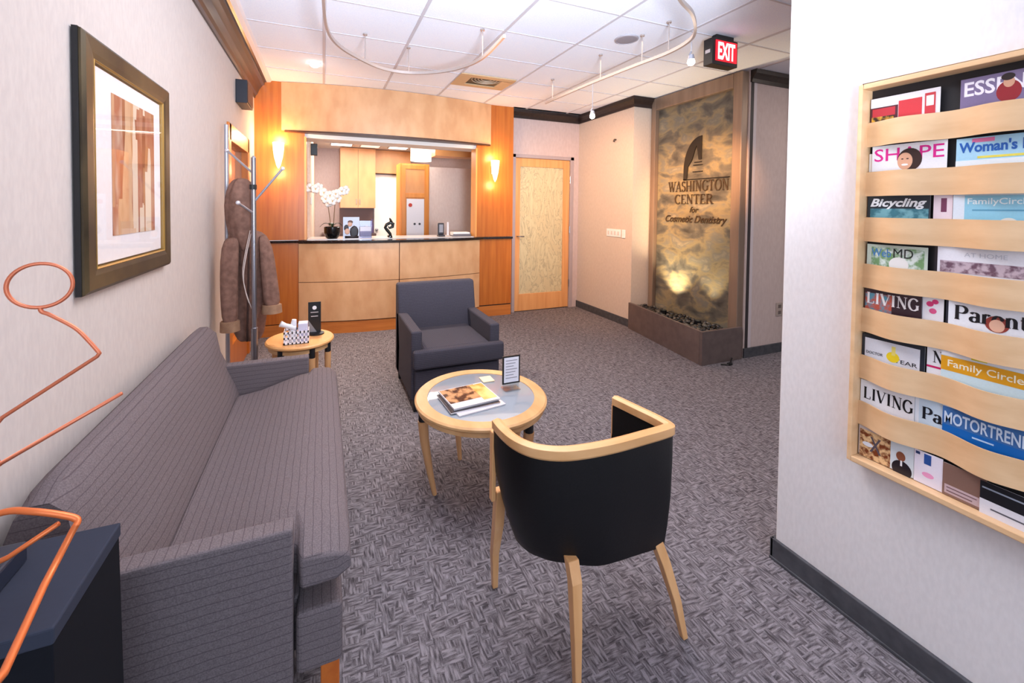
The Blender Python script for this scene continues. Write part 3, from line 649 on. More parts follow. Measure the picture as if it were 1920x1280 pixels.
def tracklamp(x, y, zt, zb, label, tgt, power, cone=95):
    t = thing('track_lamp', label, 'track lamp', (x, y, zt))
    g = G(); g.tube([(x, y, RZ-.012), (x, y, zb+.05)], .003, 8); mk('stem', g, SILVER, t)
    g = G(); g.tube([(x, y, zb+.055), (x-.015, y, zb+.035), (x+.01, y, zb+.02)], .007, 8); g.lathe((x, y, zb+.005), [(.016, .03), (.022, .0), (.02, .0)], 16); mk('holder', g, SILVER, t, smooth='auto')
    g = G(); g.ball((x, y, zb-.012), .024); mk('bulb', g, plain((255, 240, 220), .4, emit=12), t, smooth=True)
    d = (Vector(tgt)-Vector((x, y, zb))).normalized()*.04
    l = lamp('track_beam', 'SPOT', Vector((x, y, zb-.01))+d, power, (1, .52, .22), .02, tgt, cone, .9); l.parent = t; l.matrix_parent_inverse = Matrix.Translation(-t.location)
tracklamp(2.222, 2.04, RZ, 2.37, 'bright spot lamp hanging on a stem left of the exit sign', (3.64, 3.20, 1.66), 330, 38)
tracklamp(2.186, 3.05, RZ, 2.22, 'bright spot lamp hanging on a long stem before the peach wall', (3.38, 4.5, 1.3), 100)

# exit sign
ex = thing('exit_sign', 'black ceiling mounted exit sign with a red face', 'exit sign', (2.78, 2.3, ZC))
g = G(); g.box(2.66, 2.92, 2.25, 2.33, 2.478, 2.672, .004); mk('housing', g, BLACK, ex)
g = G(); g.box(2.72, 2.90, 2.27, 2.31, 2.672, ZC-.001); mk('canopy', g, BLACK, ex)
g = G(); g.box(2.688, 2.905, 2.245, 2.2499, 2.505, 2.655); mk('red_face', g, plain((214, 22, 40), .5, emit=.9), ex)
text('lettering', 'EXIT', plain((255, 240, 240), .5, emit=1.3), ex, (2.797, 2.2449, 2.58), (1, 0, 0), UV, .175, .125, .03)
g = G(); g.prism([(2.655, 2.27), (2.655, 2.31), (2.66, 2.31), (2.66, 2.27)], 2.565, 2.59); mk('side_arrow', g, plain((190, 180, 182), .5), ex)

# ------------------------------------------------------------------ framed picture
pc = thing('framed_picture', 'large framed print of brown and cream blocks in a dark frame on the left wall', 'picture', (XL, 1.89, 1.5))
def pf(g, y0, y1, z0, z1, w, xa, xb):
    for (a, b, c, d) in ((y0, y0+w, z0, z1), (y1-w, y1, z0, z1), (y0+w, y1-w, z0, z0+w), (y0+w, y1-w, z1-w, z1)): g.box(xa, xb, a, b, c, d)
PY0, PY1, PZ0, PZ1 = 1.535, 2.25, 1.135, 1.90
xa = XL+.004
FM = noisemat('antique_frame', (48, 40, 27), (90, 76, 52), 16, (1, .3, .3), .35, .25)
g = G()
def mitre(g, y0, y1, z0, z1, prof):
    cs = [(y0, z0, 1, 1), (y1, z0, -1, 1), (y1, z1, -1, -1), (y0, z1, 1, -1)]
    rings = [[Vector((XL+x, y+sy*o, z+sz*o)) for o, x in prof] for y, z, sy, sz in cs]; rings.append(rings[0]); g.loft(rings, False)
mitre(g, PY0, PY1, PZ0, PZ1, [(0, .004), (0, .024), (.010, .031), (.05, .029), (.066, .026), (.066, .004)]); mk('frame', g, FM, pc)
g = G(); mitre(g, PY0+.066, PY1-.066, PZ0+.066, PZ1-.066, [(0, .004), (0, .026), (.002, .0275), (.006, .024), (.006, .004)]); mk('gilt_inner_edge', g, plain((176, 140, 76), .4, .5), pc)
g = G(); mitre(g, PY0-.001, PY1+.001, PZ0-.001, PZ1+.001, [(0, .004), (0, .018), (-.002, .018), (-.002, .004)]); mk('black_outer_edge', g, BLACK, pc)
g = G(); g.box(xa, XL+.015, PY0+.078, PY1-.078, PZ0+.078, PZ1-.078); mk('mat_board', g, plain((244, 240, 243), .7), pc)
def artmat():
    m, N, L, B = base('print_blocks'); v = mapped(N, L, (1, 9, 1.1))
    n = N.new('ShaderNodeTexVoronoi'); n.distance = 'CHEBYCHEV'; n.inputs['Scale'].default_value = 2.2; L.new(v, n.inputs[0])
    s = N.new('ShaderNodeSeparateColor'); L.new(n.outputs['Color'], s.inputs[0])
    n2 = N.new('ShaderNodeTexNoise'); n2.inputs['Scale'].default_value = 14; L.new(mapped(N, L, (1, 1, .5)), n2.inputs[0])
    a = N.new('ShaderNodeMath'); a.operation = 'MULTIPLY_ADD'; a.inputs[1].default_value = .35; L.new(n2.outputs['Fac'], a.inputs[0]); L.new(s.outputs[0], a.inputs[2])
    L.new(ramp(N, L, a.outputs[0], [(.15, (150, 82, 50)), (.4, (190, 132, 84)), (.6, (214, 176, 138)), (.85, (170, 96, 66)), (1, (226, 206, 184))]), B.inputs['Base Color'])
    B.inputs['Roughness'].default_value = .6; return m
g = G(); g.box(XL+.0152, XL+.017, 1.735, 2.10, 1.295, 1.765); mk('print', g, artmat(), pc)
g = G(); g.box(XL+.021, XL+.023, PY0+.078, PY1-.078, PZ0+.078, PZ1-.078); mk('glazing', g, GLASS, pc)

sp = thing('wall_speaker', 'small black speaker box with a brown front high on the left wall', 'speaker', (XL, 4.0, 2.33))
g = G(); g.box(XL+.001, XL+.085, 3.93, 4.22, 2.24, 2.43, .004); mk('cabinet', g, plain((26, 28, 40), .5), sp)
g = G(); g.box(XL+.085, XL+.09, 3.95, 4.20, 2.255, 2.415, .002); mk('grille', g, plain((120, 74, 54), .6), sp)
g = G(); g.box(XL+.0005, XL+.012, 4.56, 4.63, 1.78, 1.90, .002); tag(mk('thermostat', g, plain((190, 184, 200), .4)), 'small pale grey thermostat at the corner by the left column', 'thermostat')

# ------------------------------------------------------------------ sofa
sf = thing('sofa', 'long striped taupe and grey sofa along the left wall', 'sofa', (-.3, 1.75, 0))
SY0, SY1 = 1.155, 2.53
def rounded(g, x0, x1, y0, y1, z0, z1, r, seg=4): g.box(x0, x1, y0, y1, z0, z1, r, seg); return g
def panelarm(y0, y1):
    g = G()
    g.box(-.63, -.072, y0, y1, .13, .568, .008, 3)
    return g
mk('arm', panelarm(SY0, SY0+.055), SOFA, sf); mk('arm', panelarm(SY1-.055, SY1), SOFA, sf)
g = G(); rounded(g, -.62, .045, SY0+.07, SY1-.07, .17, .325, .012); g.box(-.066, .05, SY0+.005, SY1-.005, .165, .33, .014, 3); mk('seat_frame', g, SOFA, sf)
g = G()   # seat cushion wrapping round the arm fronts
sec = []
def cush(x0, x1, y0, y1, z0, z1, n=14):
    pass
xs = [-.405, -.39, -.3, -.2, -.12, -.066, -.055, -.01, .035, .062, .072]
def seatz(x, y, top):
    t = max(0, (x-.01)/.062)
    crownz = .012*math.sin(math.pi*min(1, max(0, (y-SY0)/(SY1-SY0))))
    q = min(1, max(0, (x+.39)/.34)); q = q*q*(3-2*q)
    return (.428+.075*q+crownz-.035*t*t) if top else (.335+.05*q+.012*t*t)
rows = []
for x in xs:
    y0, y1 = (SY0+.06, SY1-.06) if x < -.06 else (SY0-.0, SY1+.0)
    if x > .06: y0 += .012; y1 -= .012
    ring = []
    N_ = 16
    for i in range(N_+1):
        y = y0+(y1-y0)*i/N_; z = seatz(x, y, True)
        if i in (0, N_): z -= .022
        ring.append(Vector((x, y, z)))
    for i in range(N_, -1, -1):
        y = y0+(y1-y0)*i/N_; z = seatz(x, y, False)
        if i in (0, N_): z += .015
        ring.append(Vector((x, y, z)))
    rows.append(ring)
g.loft(rows); mk('seat_cushion', g, SOFA, sf, smooth='auto', bevel=.010)
# back: rounded crown, puffed face
g = G(); rings = []
for i in range(25):
    t = i/24; y = SY0+.003+(SY1-SY0-.006)*t
    e = min(t, 1-t)*(SY1-SY0); k = min(1, e/.10); dz = -.03*(1-k)**2; pf_ = .02*min(1, e/.25)
    prof = [(-.64, .15), (-.635, .5), (-.618, .72), (-.602, .765), (-.576, .788), (-.545, .788), (-.517, .762), (-.498+pf_, .66), (-.468+pf_, .56), (-.43+pf_, .47), (-.392, .36), (-.41, .15)]
    rings.append([Vector((x, y, z+(dz if z > .6 else 0))) for x, z in prof])
g.loft(rings); mk('backrest', g, SOFA, sf, smooth='auto')
for x in (-.60, -.006):
    for y in (SY0+.02, SY1-.07):
        g = G(); g.box(x, x+.048, y, y+.048, .0, .164, .003); mk('leg', g, noisemat('sofa_leg_wood', (190, 96, 34), (210, 116, 46), 20, rough=.35), sf)

# ------------------------------------------------------------------ club armchair
ac = thing('armchair', 'boxy dark grey upholstered armchair facing the coffee table', 'armchair', (.88, 3.05, 0))
AX0, AX1, AY0, AY1 = .555, 1.205, 2.74, 3.43
for a in (AX0, AX1-.075):
    g = G()
    g.loft([[Vector((x, y, z)) for y, z in ((AY0+.03, .08), (AY1-.06, .08), (AY1-.06, .56), (AY0+.03, .555))] for x in (a, a+.075)])
    mk('arm', g, CHAIRF, ac, bevel=.012)
g = G(); g.box(AX0+.075, AX1-.075, AY0+.03, AY1-.05, .08, .30, .01); g.box(AX0+.02, AX1-.02, AY0, AY0+.03, .08, .29, .01); mk('seat_frame', g, CHAIRF, ac)
g = G(); g.box(AX0+.078, AX1-.078, AY0+.02, AY1-.14, .305, .435, .022, 4); g.box(AX0+.005, AX1-.005+.02, AY0-.03, AY0+.028, .305, .437, .022, 4); mk('seat_cushion', g, CHAIRF, ac, smooth='auto')
g = G(); rings = []
for x in (AX0+.0, AX0+.012, AX0+.2, AX1-.2, AX1-.012, AX1):
    e = 0 if AX0+.01 < x < AX1-.01 else .012
    rings.append([Vector((x, y, z)) for y, z in ((AY1-.20+e, .30), (AY1-.135+e, .60), (AY1-.10+e, .76), (AY1-.085, .785-e), (AY1-.02, .785-e), (AY1-e, .765), (AY1-e, .08), (AY1-.16, .08))])
g.loft(rings); mk('backrest', g, CHAIRF, ac, bevel=.012, smooth='auto')
for x in (AX0+.02, AX1-.06):
    for y in (AY0+.04, AY1-.06):
        g = G(); g.box(x, x+.04, y, y+.04, 0, .08); mk('leg', g, BLACK, ac)

# ------------------------------------------------------------------ coffee table
TX, TY, TR, TZ = .74, 1.93, .33, .46
tb = thing('coffee_table', 'round beech coffee table with an inset glass top', 'coffee table', (TX, TY, 0))
g = G(); g.lathe((TX, TY, 0), [(TR-.062, TZ), (TR-.008, TZ), (TR, TZ-.007), (TR, TZ-.016), (TR-.008, TZ-.022), (TR-.062, TZ-.022)], 80, False)
for f in []: pass
g.loft([[Vector((TX+r*math.cos(k*math.pi/40), TY+r*math.sin(k*math.pi/40), z)) for k in range(80)] for r, z in ((TR-.062, TZ), (TR-.062, TZ-.022))], False)
rim = mk('rim', g, BEECHR, tb, smooth='auto')
g = G(); g.lathe((TX, TY, 0), [(TR-.02, TZ-.027), (TR-.014, TZ-.034), (TR-.014, TZ-.046), (TR-.03, TZ-.050), (TR-.05, TZ-.050), (TR-.05, TZ-.027)], 80, False)
mk('apron', g, BEECHR, tb, smooth='auto')
g = G(); g.lathe((TX, TY, 0), [(TR-.022, TZ-.027), (TR-.022, TZ-.022)], 60); mk('shadow_ring', g, plain((120, 82, 54), .5), tb)
m, N, L, B = base('frosted_table_glass'); B.inputs['Base Color'].default_value = lin((150, 158, 168)); B.inputs['Roughness'].default_value = .06; B.inputs['Specular IOR Level'].default_value = .9
g = G(); g.lathe((TX, TY, 0), [(TR-.062, TZ-.010), (TR-.062, TZ-.003), (TR-.068, TZ-.001)], 80); mk('glass_top', g, m, tb, smooth='auto')
for a in (178, 298, 20, 98):
    a = math.radians(a); r = TR-.036; x = TX+r*math.cos(a); y = TY+r*math.sin(a); c, s_ = math.cos(a), math.sin(a)
    g = G(); g.tube([(x-.06*c, y-.06*s_, 0), (x-.035*c, y-.035*s_, .12), (x-.008*c, y-.008*s_, .28), (x, y, .375)], [.011, .016, .022, .025], 14); lg = mk('leg', g, BEECH, tb, smooth='auto')
    g = G(); g.tube([(x, y, .3755), (x, y, .4095)], .021, 14); mk('collar', g, BLACK, lg)

def cover_rects(parent, rects):
    pass
mg = []
specs = [((.675, 1.865), .20, .245, .006, 8, (214, 210, 216), 'pale magazine at the bottom of the fanned pile on the coffee table'),
         ((.655, 1.885), .20, .25, .007, 4, (46, 44, 52), 'dark covered magazine in the middle of the pile on the coffee table'),
         ((.665, 1.905), .205, .24, .008, 6, (222, 218, 224), 'magazine with an orange and brown food cover topping the coffee table pile')]
z = TZ+.0
for i, ((x, y), h, w, th, ang, c, lab) in enumerate(specs):
    t = bpy.data.objects.new('magazine', None); COL.objects.link(t); t.location = (x, y, z); t.rotation_euler = (0, 0, math.radians(ang)); tag(t, lab, 'magazine', 'magazines fanned on the coffee table')
    g = G(); g.box(-w/2, w/2, -h/2, h/2, 0, th-.001); mk('pages', g, plain((232, 228, 232), .6), t)
    g = G(); g.box(-w/2, w/2+.001, -h/2-.001, h/2, th-.001, th); mk('cover', g, plain(c, .25), t)
    if i == 2:
        g = G()
        m2 = noisemat('food_print', (70, 34, 24), (206, 150, 104), 24, rough=.25, lo=.42, hi=.58)
        g.box(-w/2+.004, w/2-.05, -h/2+.05, h/2-.004, th, th+.0005); mk('cover_print', g, m2, t)
        g = G(); g.box(w/2-.075, w/2-.004, -h/2+.02, h/2-.01, th+.0005, th+.001); mk('cover_print_orange', g, noisemat('orange_print', (232, 140, 52), (248, 206, 130), 14, rough=.25), t)
    z += th
a = thing('sign_holder', 'small clear stand with a black bordered white notice on the coffee table', 'sign holder', (.905, 1.95, TZ))
g = G(); g.box(.858, .957, 1.93, 1.936, TZ+.03, TZ+.175); mk('black_border', g, BLACK, a)
g = G(); g.box(.866, .949, 1.9285, 1.93, TZ+.038, TZ+.167); pp = mk('notice', g, plain((230, 230, 240), .5), a)
for i in range(7):
    g = G(); g.box(.875, .94-.01*(i % 3), 1.9280, 1.9285, TZ+.15-.015*i, TZ+.153-.015*i); mk('print_line', g, plain((120, 120, 130), .5), pp)
g = G(); g.box(.865, .95, 1.905, 1.965, TZ+.0005, TZ+.006); g.box(.862, .953, 1.929, 1.937, TZ+.006, TZ+.03); mk('acrylic_base', g, glassmat('acrylic_base', (235, 240, 245), .05, .7), a)
g = G(); g.box(.80, .865, 2.05, 2.12, TZ+.0005, TZ+.005); tag(mk('note_card', g, plain((248, 226, 190), .5)), 'cream note card lying behind the notice stand on the coffee table', 'card')

# ------------------------------------------------------------------ end table and things on it
EX, EY, ER, EZ = -.142, 3.085, .215, .50
et = thing('end_table', 'small round wooden end table between the sofa and the reception desk', 'end table', (EX, EY, 0))
g = G(); g.lathe((EX, EY, 0), [(0.001, EZ), (ER-.008, EZ), (ER, EZ-.008), (ER, EZ-.018), (ER-.01, EZ-.026), (0.001, EZ-.026)], 60); mk('tabletop', g, noisemat('honey_beech', (222, 160, 98), (236, 178, 118), 10, (1, .2, 1), .3), et, smooth='auto')
g = G(); g.lathe((EX, EY, 0), [(ER-.02, EZ-.032), (ER-.02, EZ-.055), (ER-.04, EZ-.055), (ER-.04, EZ-.032)], 60, False); mk('apron', g, BEECHR, et, smooth='auto')
for a in (-125, -66, -22, 60, 150):
    a = math.radians(a); r = ER-.028; x = EX+r*math.cos(a); y = EY+r*math.sin(a)
    g = G(); g.tube([(x, y, 0), (x, y, .2), (x, y, .41)], [.012, .018, .022], 12); lg = mk('leg', g, BEECH, et, smooth='auto')
    g = G(); g.tube([(x, y, .4105), (x, y, .474)], .02, 12); mk('collar', g, BLACK, lg)
tt = thing('display_stand', 'tall black card stand with a white emblem on the end table', 'display stand', (-.05, 3.15, EZ))
g = G(); g.box(-.095, -.012, 3.148, 3.156, EZ+.012, EZ+.225); mk('card', g, plain((22, 20, 22), .35), tt)
g = G(); g.lathe((-.045, 3.145, EZ), [(.055, .0005), (.055, .008), (.04, .013)], 30); mk('base', g, BLACK, tt, smooth='auto')
g = G(); g.tube([(-.054, 3.1475, EZ+.185), (-.054, 3.146, EZ+.185)], .014, 18); mk('emblem', g, WHITE, tt)
for zz_, w in ((.15, .05), (.122, .045)):
    g = G(); g.box(-.054-w/2, -.054+w/2, 3.1468, 3.1479, EZ+zz_, EZ+zz_+.006); mk('print_line', g, plain((190, 180, 182), .5), tt)
g = G(); g.loft([[Vector((x, y, z)) for x, z in ((-.094, EZ+.10), (-.094, EZ+.014), (-.04, EZ+.014))] for y in (3.1468, 3.1479)]); mk('grey_corner', g, plain((130, 130, 136), .5), tt)
bs = thing('white_basket', 'white slotted basket holding small supplies on the end table', 'basket', (-.16, 2.99, EZ))
g = G(); bx0, bx1, by0, by1 = -.235, -.085, 2.945, 3.045; WM = plain((244, 240, 248), .35)
for zc in (.0005, .035, .07): g.box(bx0, bx1, by0, by0+.004, EZ+zc, EZ+zc+.014); g.box(bx0, bx1, by1-.004, by1, EZ+zc, EZ+zc+.014); g.box(bx0, bx0+.004, by0, by1, EZ+zc, EZ+zc+.014); g.box(bx1-.004, bx1, by0, by1, EZ+zc, EZ+zc+.014)
for i in range(7):
    x = bx0+(bx1-bx0-.008)*i/6; g.box(x, x+.008, by0, by0+.004, EZ, EZ+.084); g.box(x, x+.008, by1-.004, by1, EZ, EZ+.084)
g.box(bx0, bx1, by0, by1, EZ+.0003, EZ+.004); mk('basket', g, WM, bs)
g = G(); g.box(-.15, -.092, 2.96, 3.03, EZ+.006, EZ+.13, .004); tag(mk('tissue_pack', g, plain((226, 220, 240), .5)), 'lilac white packet standing in the right of the white basket', 'packet')
g = G(); g.tube([(-.255, 2.975, EZ+.135), (-.225, 2.98, EZ+.12), (-.17, 2.995, EZ+.095)], [.02, .014, .018], 14); tag(mk('tube_bottle', g, WHITE, smooth='auto'), 'white bottle leaning out over the left rim of the basket', 'bottle')
g = G(); g.tube([(-.185, 3.0, EZ+.006), (-.18, 3.0, EZ+.11), (-.175, 3.0, EZ+.15)], [.02, .02, .014], 14); tag(mk('pump_bottle', g, plain((236, 236, 244), .4), smooth='auto'), 'short white bottle upright in the middle of the basket', 'bottle')

# ------------------------------------------------------------------ coat stand and coat
st = thing('coat_stand', 'silver metal coat stand with angled pegs by the left wall', 'coat stand', (-.42, 2.98, 0))
g = G(); g.tube([(-.405, 2.99, .03), (-.405, 2.99, .62), (-.405, 2.99, .625), (-.405, 2.99, 1.70)], [.020, .020, .015, .015], 14); mk('pole', g, STEEL, st, smooth='auto')
g = G(); g.tube([(-.405, 2.99, 1.70), (-.405, 2.99, 1.715)], [.015, .004], 14); mk('pole_cap', g, SILVER, st)
g = G(); g.tube([(-.59, 3.20, .0), (-.59, 3.20, 1.93)], .013, 12); mk('rear_pole', g, SILVER, st, smooth='auto')
g = G(); g.lathe((-.46, 3.0, 0), [(.15, 0), (.15, .015), (.03, .03)], 30); mk('base', g, STEEL, st, smooth='auto')
for a, b in (((-.405, 2.99, 1.42), (-.235, 2.93, 1.635)), ((-.405, 2.99, 1.35), (-.47, 2.86, 1.415)), ((-.405, 2.99, 1.60), (-.585, 3.19, 1.76))):
    g = G(); g.tube([a, b], .007, 10); pg_ = mk('peg', g, SILVER, st, smooth='auto')
    g = G(); g.ball(b, .013); mk('peg_knob', g, plain((210, 206, 214), .3, .3), pg_, smooth=True)
g = G(); g.tube([(-.405, 2.97, 1.50), (-.405, 2.97, 1.53)], .021, 12); mk('clamp', g, BLACK, st)
ct_ = thing('coat', 'brown hooded winter coat hanging on the silver coat stand', 'coat', (-.45, 3.10, 1.5))
COAT = noisemat('brown_coat_cloth', (112, 80, 68), (136, 100, 86), 26, rough=.9, bs=.5, bd=.006)
COATD = plain((70, 48, 42), .9)
CUFF = noisemat('coat_lining', (148, 112, 88), (164, 128, 100), 26, rough=.9)
def blob(rings, n=36, wr=.017, fr=5):
    g = G(); rr = []
    for cx, cy, z, a, b in rings:
        ring = []
        for k in range(n):
            t = 2*math.pi*k/n; w = 1+wr/max(a, .03)*math.sin(fr*t+z*3)+wr*.5/max(a, .03)*math.sin(9*t-z*7)
            ring.append(Vector((cx+a*math.cos(t)*w, cy+b*math.sin(t)*w, z)))
        rr.append(ring)
    g.loft(rr); return g
mk('body', blob([(-.46, 3.13, 1.24, .04, .03), (-.455, 3.13, 1.21, .10, .05), (-.45, 3.14, 1.12, .125, .07), (-.45, 3.14, .95, .115, .075), (-.455, 3.13, .8, .105, .075), (-.46, 3.12, .65, .09, .07), (-.455, 3.12, .55, .075, .06), (-.455, 3.12, .50, .05, .045)]), COAT, ct_, smooth='auto', sub=1)
mk('hood', blob([(-.485, 3.08, 1.575, .02, .02), (-.485, 3.09, 1.56, .055, .045), (-.49, 3.10, 1.50, .08, .07), (-.495, 3.10, 1.40, .088, .08), (-.49, 3.10, 1.28, .082, .075), (-.475, 3.10, 1.16, .07, .06), (-.465, 3.10, 1.09, .045, .04)], wr=.006), COAT, ct_, smooth='auto', sub=1)
mk('sleeve', blob([(-.53, 3.06, 1.20, .03, .03), (-.545, 3.06, 1.15, .05, .05), (-.553, 3.05, .95, .05, .05), (-.55, 3.04, .75, .046, .046), (-.548, 3.04, .64, .044, .044)], 20, .006, 3), COAT, ct_, smooth='auto', sub=1)
mk('cuff', blob([(-.548, 3.04, .665, .052, .052), (-.548, 3.04, .60, .054, .054), (-.548, 3.04, .598, .044, .044)], 20, .002), CUFF, ct_, smooth='auto')
mk('sleeve', blob([(-.37, 3.10, 1.21, .02, .03), (-.345, 3.08, 1.14, .04, .045), (-.33, 3.07, .95, .046, .045), (-.315, 3.06, .80, .048, .045), (-.312, 3.05, .735, .05, .045)], 20, .005, 3), COAT, ct_, smooth='auto', sub=1)
mk('cuff', blob([(-.312, 3.05, .75, .056, .052), (-.312, 3.05, .695, .06, .054), (-.312, 3.05, .693, .048, .042)], 20, .002), CUFF, ct_, smooth='auto')
g = G(); g.tube([(-.44, 3.035, 1.13), (-.445, 3.045, .9), (-.45, 3.04, .7), (-.455, 3.05, .52)], .006, 6); mk('front_placket', g, COATD, ct_, smooth=True)
for pts in ([(-.425, 3.02, 1.22), (-.455, 3.0, 1.05), (-.465, 3.0, .93), (-.45, 3.0, .84), (-.42, 3.0, .74)], [(-.43, 3.02, 1.24), (-.47, 3.01, 1.0), (-.455, 3.0, .86), (-.435, 3.0, .78)]):
    g = G(); g.tube(spline(pts, 5), .003, 6); mk('drawstring', g, plain((214, 196, 188), .6), ct_)

# ------------------------------------------------------------------ tub chair
tc = thing('tub_chair', 'black leather tub chair with a beech rail and four splayed legs', 'chair', (.82, 1.15, 0))
TP = [(.527, 1.255), (.527, 1.205), (.535, 1.145), (.555, 1.095), (.59, 1.055), (.65, 1.022), (.73, 1.006), (.83, 1.0), (.94, 1.003), (1.03, 1.007), (1.066, 1.018), (1.068, 1.07), (1.05, 1.16), (1.03, 1.255)]
top = spline([(x, y, 0) for x, y in TP], 4)
cxy = Vector((.79, 1.13, 0))
def off(c, i, d):   # inward offset
    a = c[max(i-1, 0)]; b = c[min(i+1, len(c)-1)]; t = (b-a).normalized(); return c[i]+Vector((-t.y, t.x, 0))*d
n = len(top)
g = G(); rings = []
for i in range(n):
    p = top[i]; q = off(top, i, .027); e = i/(n-1)
    o = off(top, i, -.006)
    rings.append([Vector((o.x, o.y, .695)), Vector((o.x, o.y, .670)), Vector((p.x, p.y, .662)), Vector((q.x, q.y, .668)), Vector((q.x, q.y, .694)), Vector((p.x+(q.x-p.x)*.5, p.y+(q.y-p.y)*.5, .70))])
g.loft(rings); mk('top_rail', g, noisemat('beech_rail', (216, 160, 104), (232, 180, 126), 12, (.3, 1, 1), .3), tc, smooth='auto', bevel=.002)
g = G(); rings = []
for i in range(n):
    e = abs(i/(n-1)*2-1)
    s_ = i/(n-1); zb = .328-.05*min(1, max(0, (s_-.3)/.45))+.075*max(0, (e-.78)/.22)
    k = 1.0
    ring = []
    out = []
    for z in (.664, .60, .50, .42, .38, .355):
        f = max(0, (.60-z)/.245); ins = (.05 if i < n*.45 else .022)*min(1, f)**2.2 if not n*.4 < i < n*.5 else (.05-.028*(i-n*.4)/(n*.1))*min(1, f)**2.2
        zz_ = zb+(z-.355)/(.664-.355)*(.664-zb)
        out.append((off(top, i, ins), zz_))
    ring = [Vector((p.x, p.y, z)) for p, z in out]
    pin = off(top, i, .055); ring += [Vector((pin.x, pin.y, zb-.004)), Vector((pin.x, pin.y, .42))]
    pin = off(top, i, .022); ring += [Vector((pin.x, pin.y, .56)), Vector((pin.x, pin.y, .664))]
    rings.append(ring)
g.loft(rings); mk('shell', g, BLKLEATHER, tc, smooth='auto')
g = G(); inner = [off(top, i, .05) for i in range(0, n, 3)]
cx_ = sum(p.x for p in inner)/len(inner); cy_ = sum(p.y for p in inner)/len(inner)
def scl(k, z): return [Vector((cx_+(p.x-cx_)*k, cy_+(p.y-cy_)*k, z)) for p in inner]
g.loft([scl(.9, .345), scl(1, .36), scl(1, .43), scl(.93, .455), scl(.5, .465)]); mk('seat', g, BLKLEATHER, tc, smooth='auto')
def woodleg(path, ws):
    g = G(); rings = []
    for p, (a, b) in zip(path, ws):
        p = Vector(p); rings.append([p+Vector((sx*a, sy*b, 0)) for sx, sy in ((-1, -1), (1, -1), (1, 1), (-1, 1))])
    g.loft(rings); return g
LW = wood('beech_leg', (218, 158, 102), (234, 180, 126), 'z', .3)
for path in ([(.690, .992, 0), (.690, 1.0, .15), (.692, 1.015, .30), (.695, 1.04, .35)],
             [(1.098, .985, 0), (1.075, 1.0, .12), (1.045, 1.025, .24), (1.025, 1.045, .31), (1.02, 1.05, .34)],
             [(.590, 1.378, 0), (.578, 1.355, .15), (.566, 1.30, .30), (.556, 1.262, .45)],
             [(1.0, 1.385, 0), (1.005, 1.35, .15), (1.01, 1.30, .30), (1.015, 1.25, .45)]):
    mk('leg', woodleg(path, [(.010, .010), (.0135, .0135), (.017, .016), (.018, .016), (.018, .016)][:len(path)]), LW, tc, bevel=.003)
for p, q in (((.527, 1.262), .655), ((1.032, 1.268), .655)):
    x, y = p; g = G(); g.box(x-.006, x+.010, y-.012, y+.012, .42, .655, .003); mk('arm_post', g, LW, tc)

# ------------------------------------------------------------------ black pedestal with copper wire figure
pd = thing('pedestal_cabinet', 'matt black pedestal box in the lower left corner', 'pedestal', (-.5, .86, 0))
def taper(x0, x1, y0, y1, z0, z1, k):
    return [[Vector((x0, y0-k, z0)), Vector((x1+k, y0-k, z0)), Vector((x1+k, y1, z0)), Vector((x0, y1, z0))], [Vector((x0, y0, z1)), Vector((x1, y0, z1)), Vector((x1, y1, z1)), Vector((x0, y1, z1))]]
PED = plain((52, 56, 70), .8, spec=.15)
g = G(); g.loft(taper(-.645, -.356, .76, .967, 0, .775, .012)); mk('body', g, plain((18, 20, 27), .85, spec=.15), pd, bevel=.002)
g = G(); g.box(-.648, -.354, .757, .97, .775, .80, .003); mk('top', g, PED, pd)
ws = thing('wire_figure', 'copper wire sculpture of a seated figure with a round head', 'sculpture', (-.48, .9, .8))
g = G(); g.box(-.56, -.46, .84, .92, .8005, .835, .004); mk('base_block', g, plain((34, 40, 56), .4), ws)
K = .85
rg = [(-.405+.034*math.cos(t*math.pi/20), K+.01*math.cos(t*math.pi/20), 1.273+.034*math.sin(t*math.pi/20)) for t in range(40)]
g = G(); g.tube(rg, .0028, 8, True); mk('head_ring', g, COPPER, ws, smooth=True)
g = G(); g.tube(spline([(-.406, K, 1.239), (-.404, K, 1.232), (-.394, K, 1.226), (-.365, K, 1.203), (-.348, K, 1.180), (-.335, K, 1.159)], 5)+[Vector(p) for p in ((-.338, K, 1.154), (-.451, K, 1.075), (-.458, K, 1.065), (-.460, K, 1.02), (-.455, K, 1.004), (-.307, K, 1.089))], .0030, 8); mk('torso_wire', g, COPPER, ws, smooth=True)
g = G(); g.tube([(-.455, K, 1.004), (-.53, .86, .94), (-.53, .87, .835)], .0034, 8); mk('support_wire', g, COPPER, ws, smooth=True)
g = G(); g.tube(spline([(-.56, .88, .86), (-.50, .87, .905), (-.456, .86, .923), (-.42, .85, .921), (-.385, .85, .906), (-.366, .85, .893), (-.366, .84, .886)], 5)+[Vector((-.355, .74, .876)), Vector((-.333, .62, .872)), Vector((-.33, .50, .90))], .0048, 10); mk('leg_wire', g, plain((226, 118, 62), .38, .4), ws, smooth=True)
g = G(); g.tube([(-.389, .85, .893), (-.448, .85, .857), (-.50, .86, .835)], .0040, 8); mk('arm_wire', g, plain((226, 118, 62), .38, .4), ws, smooth=True)

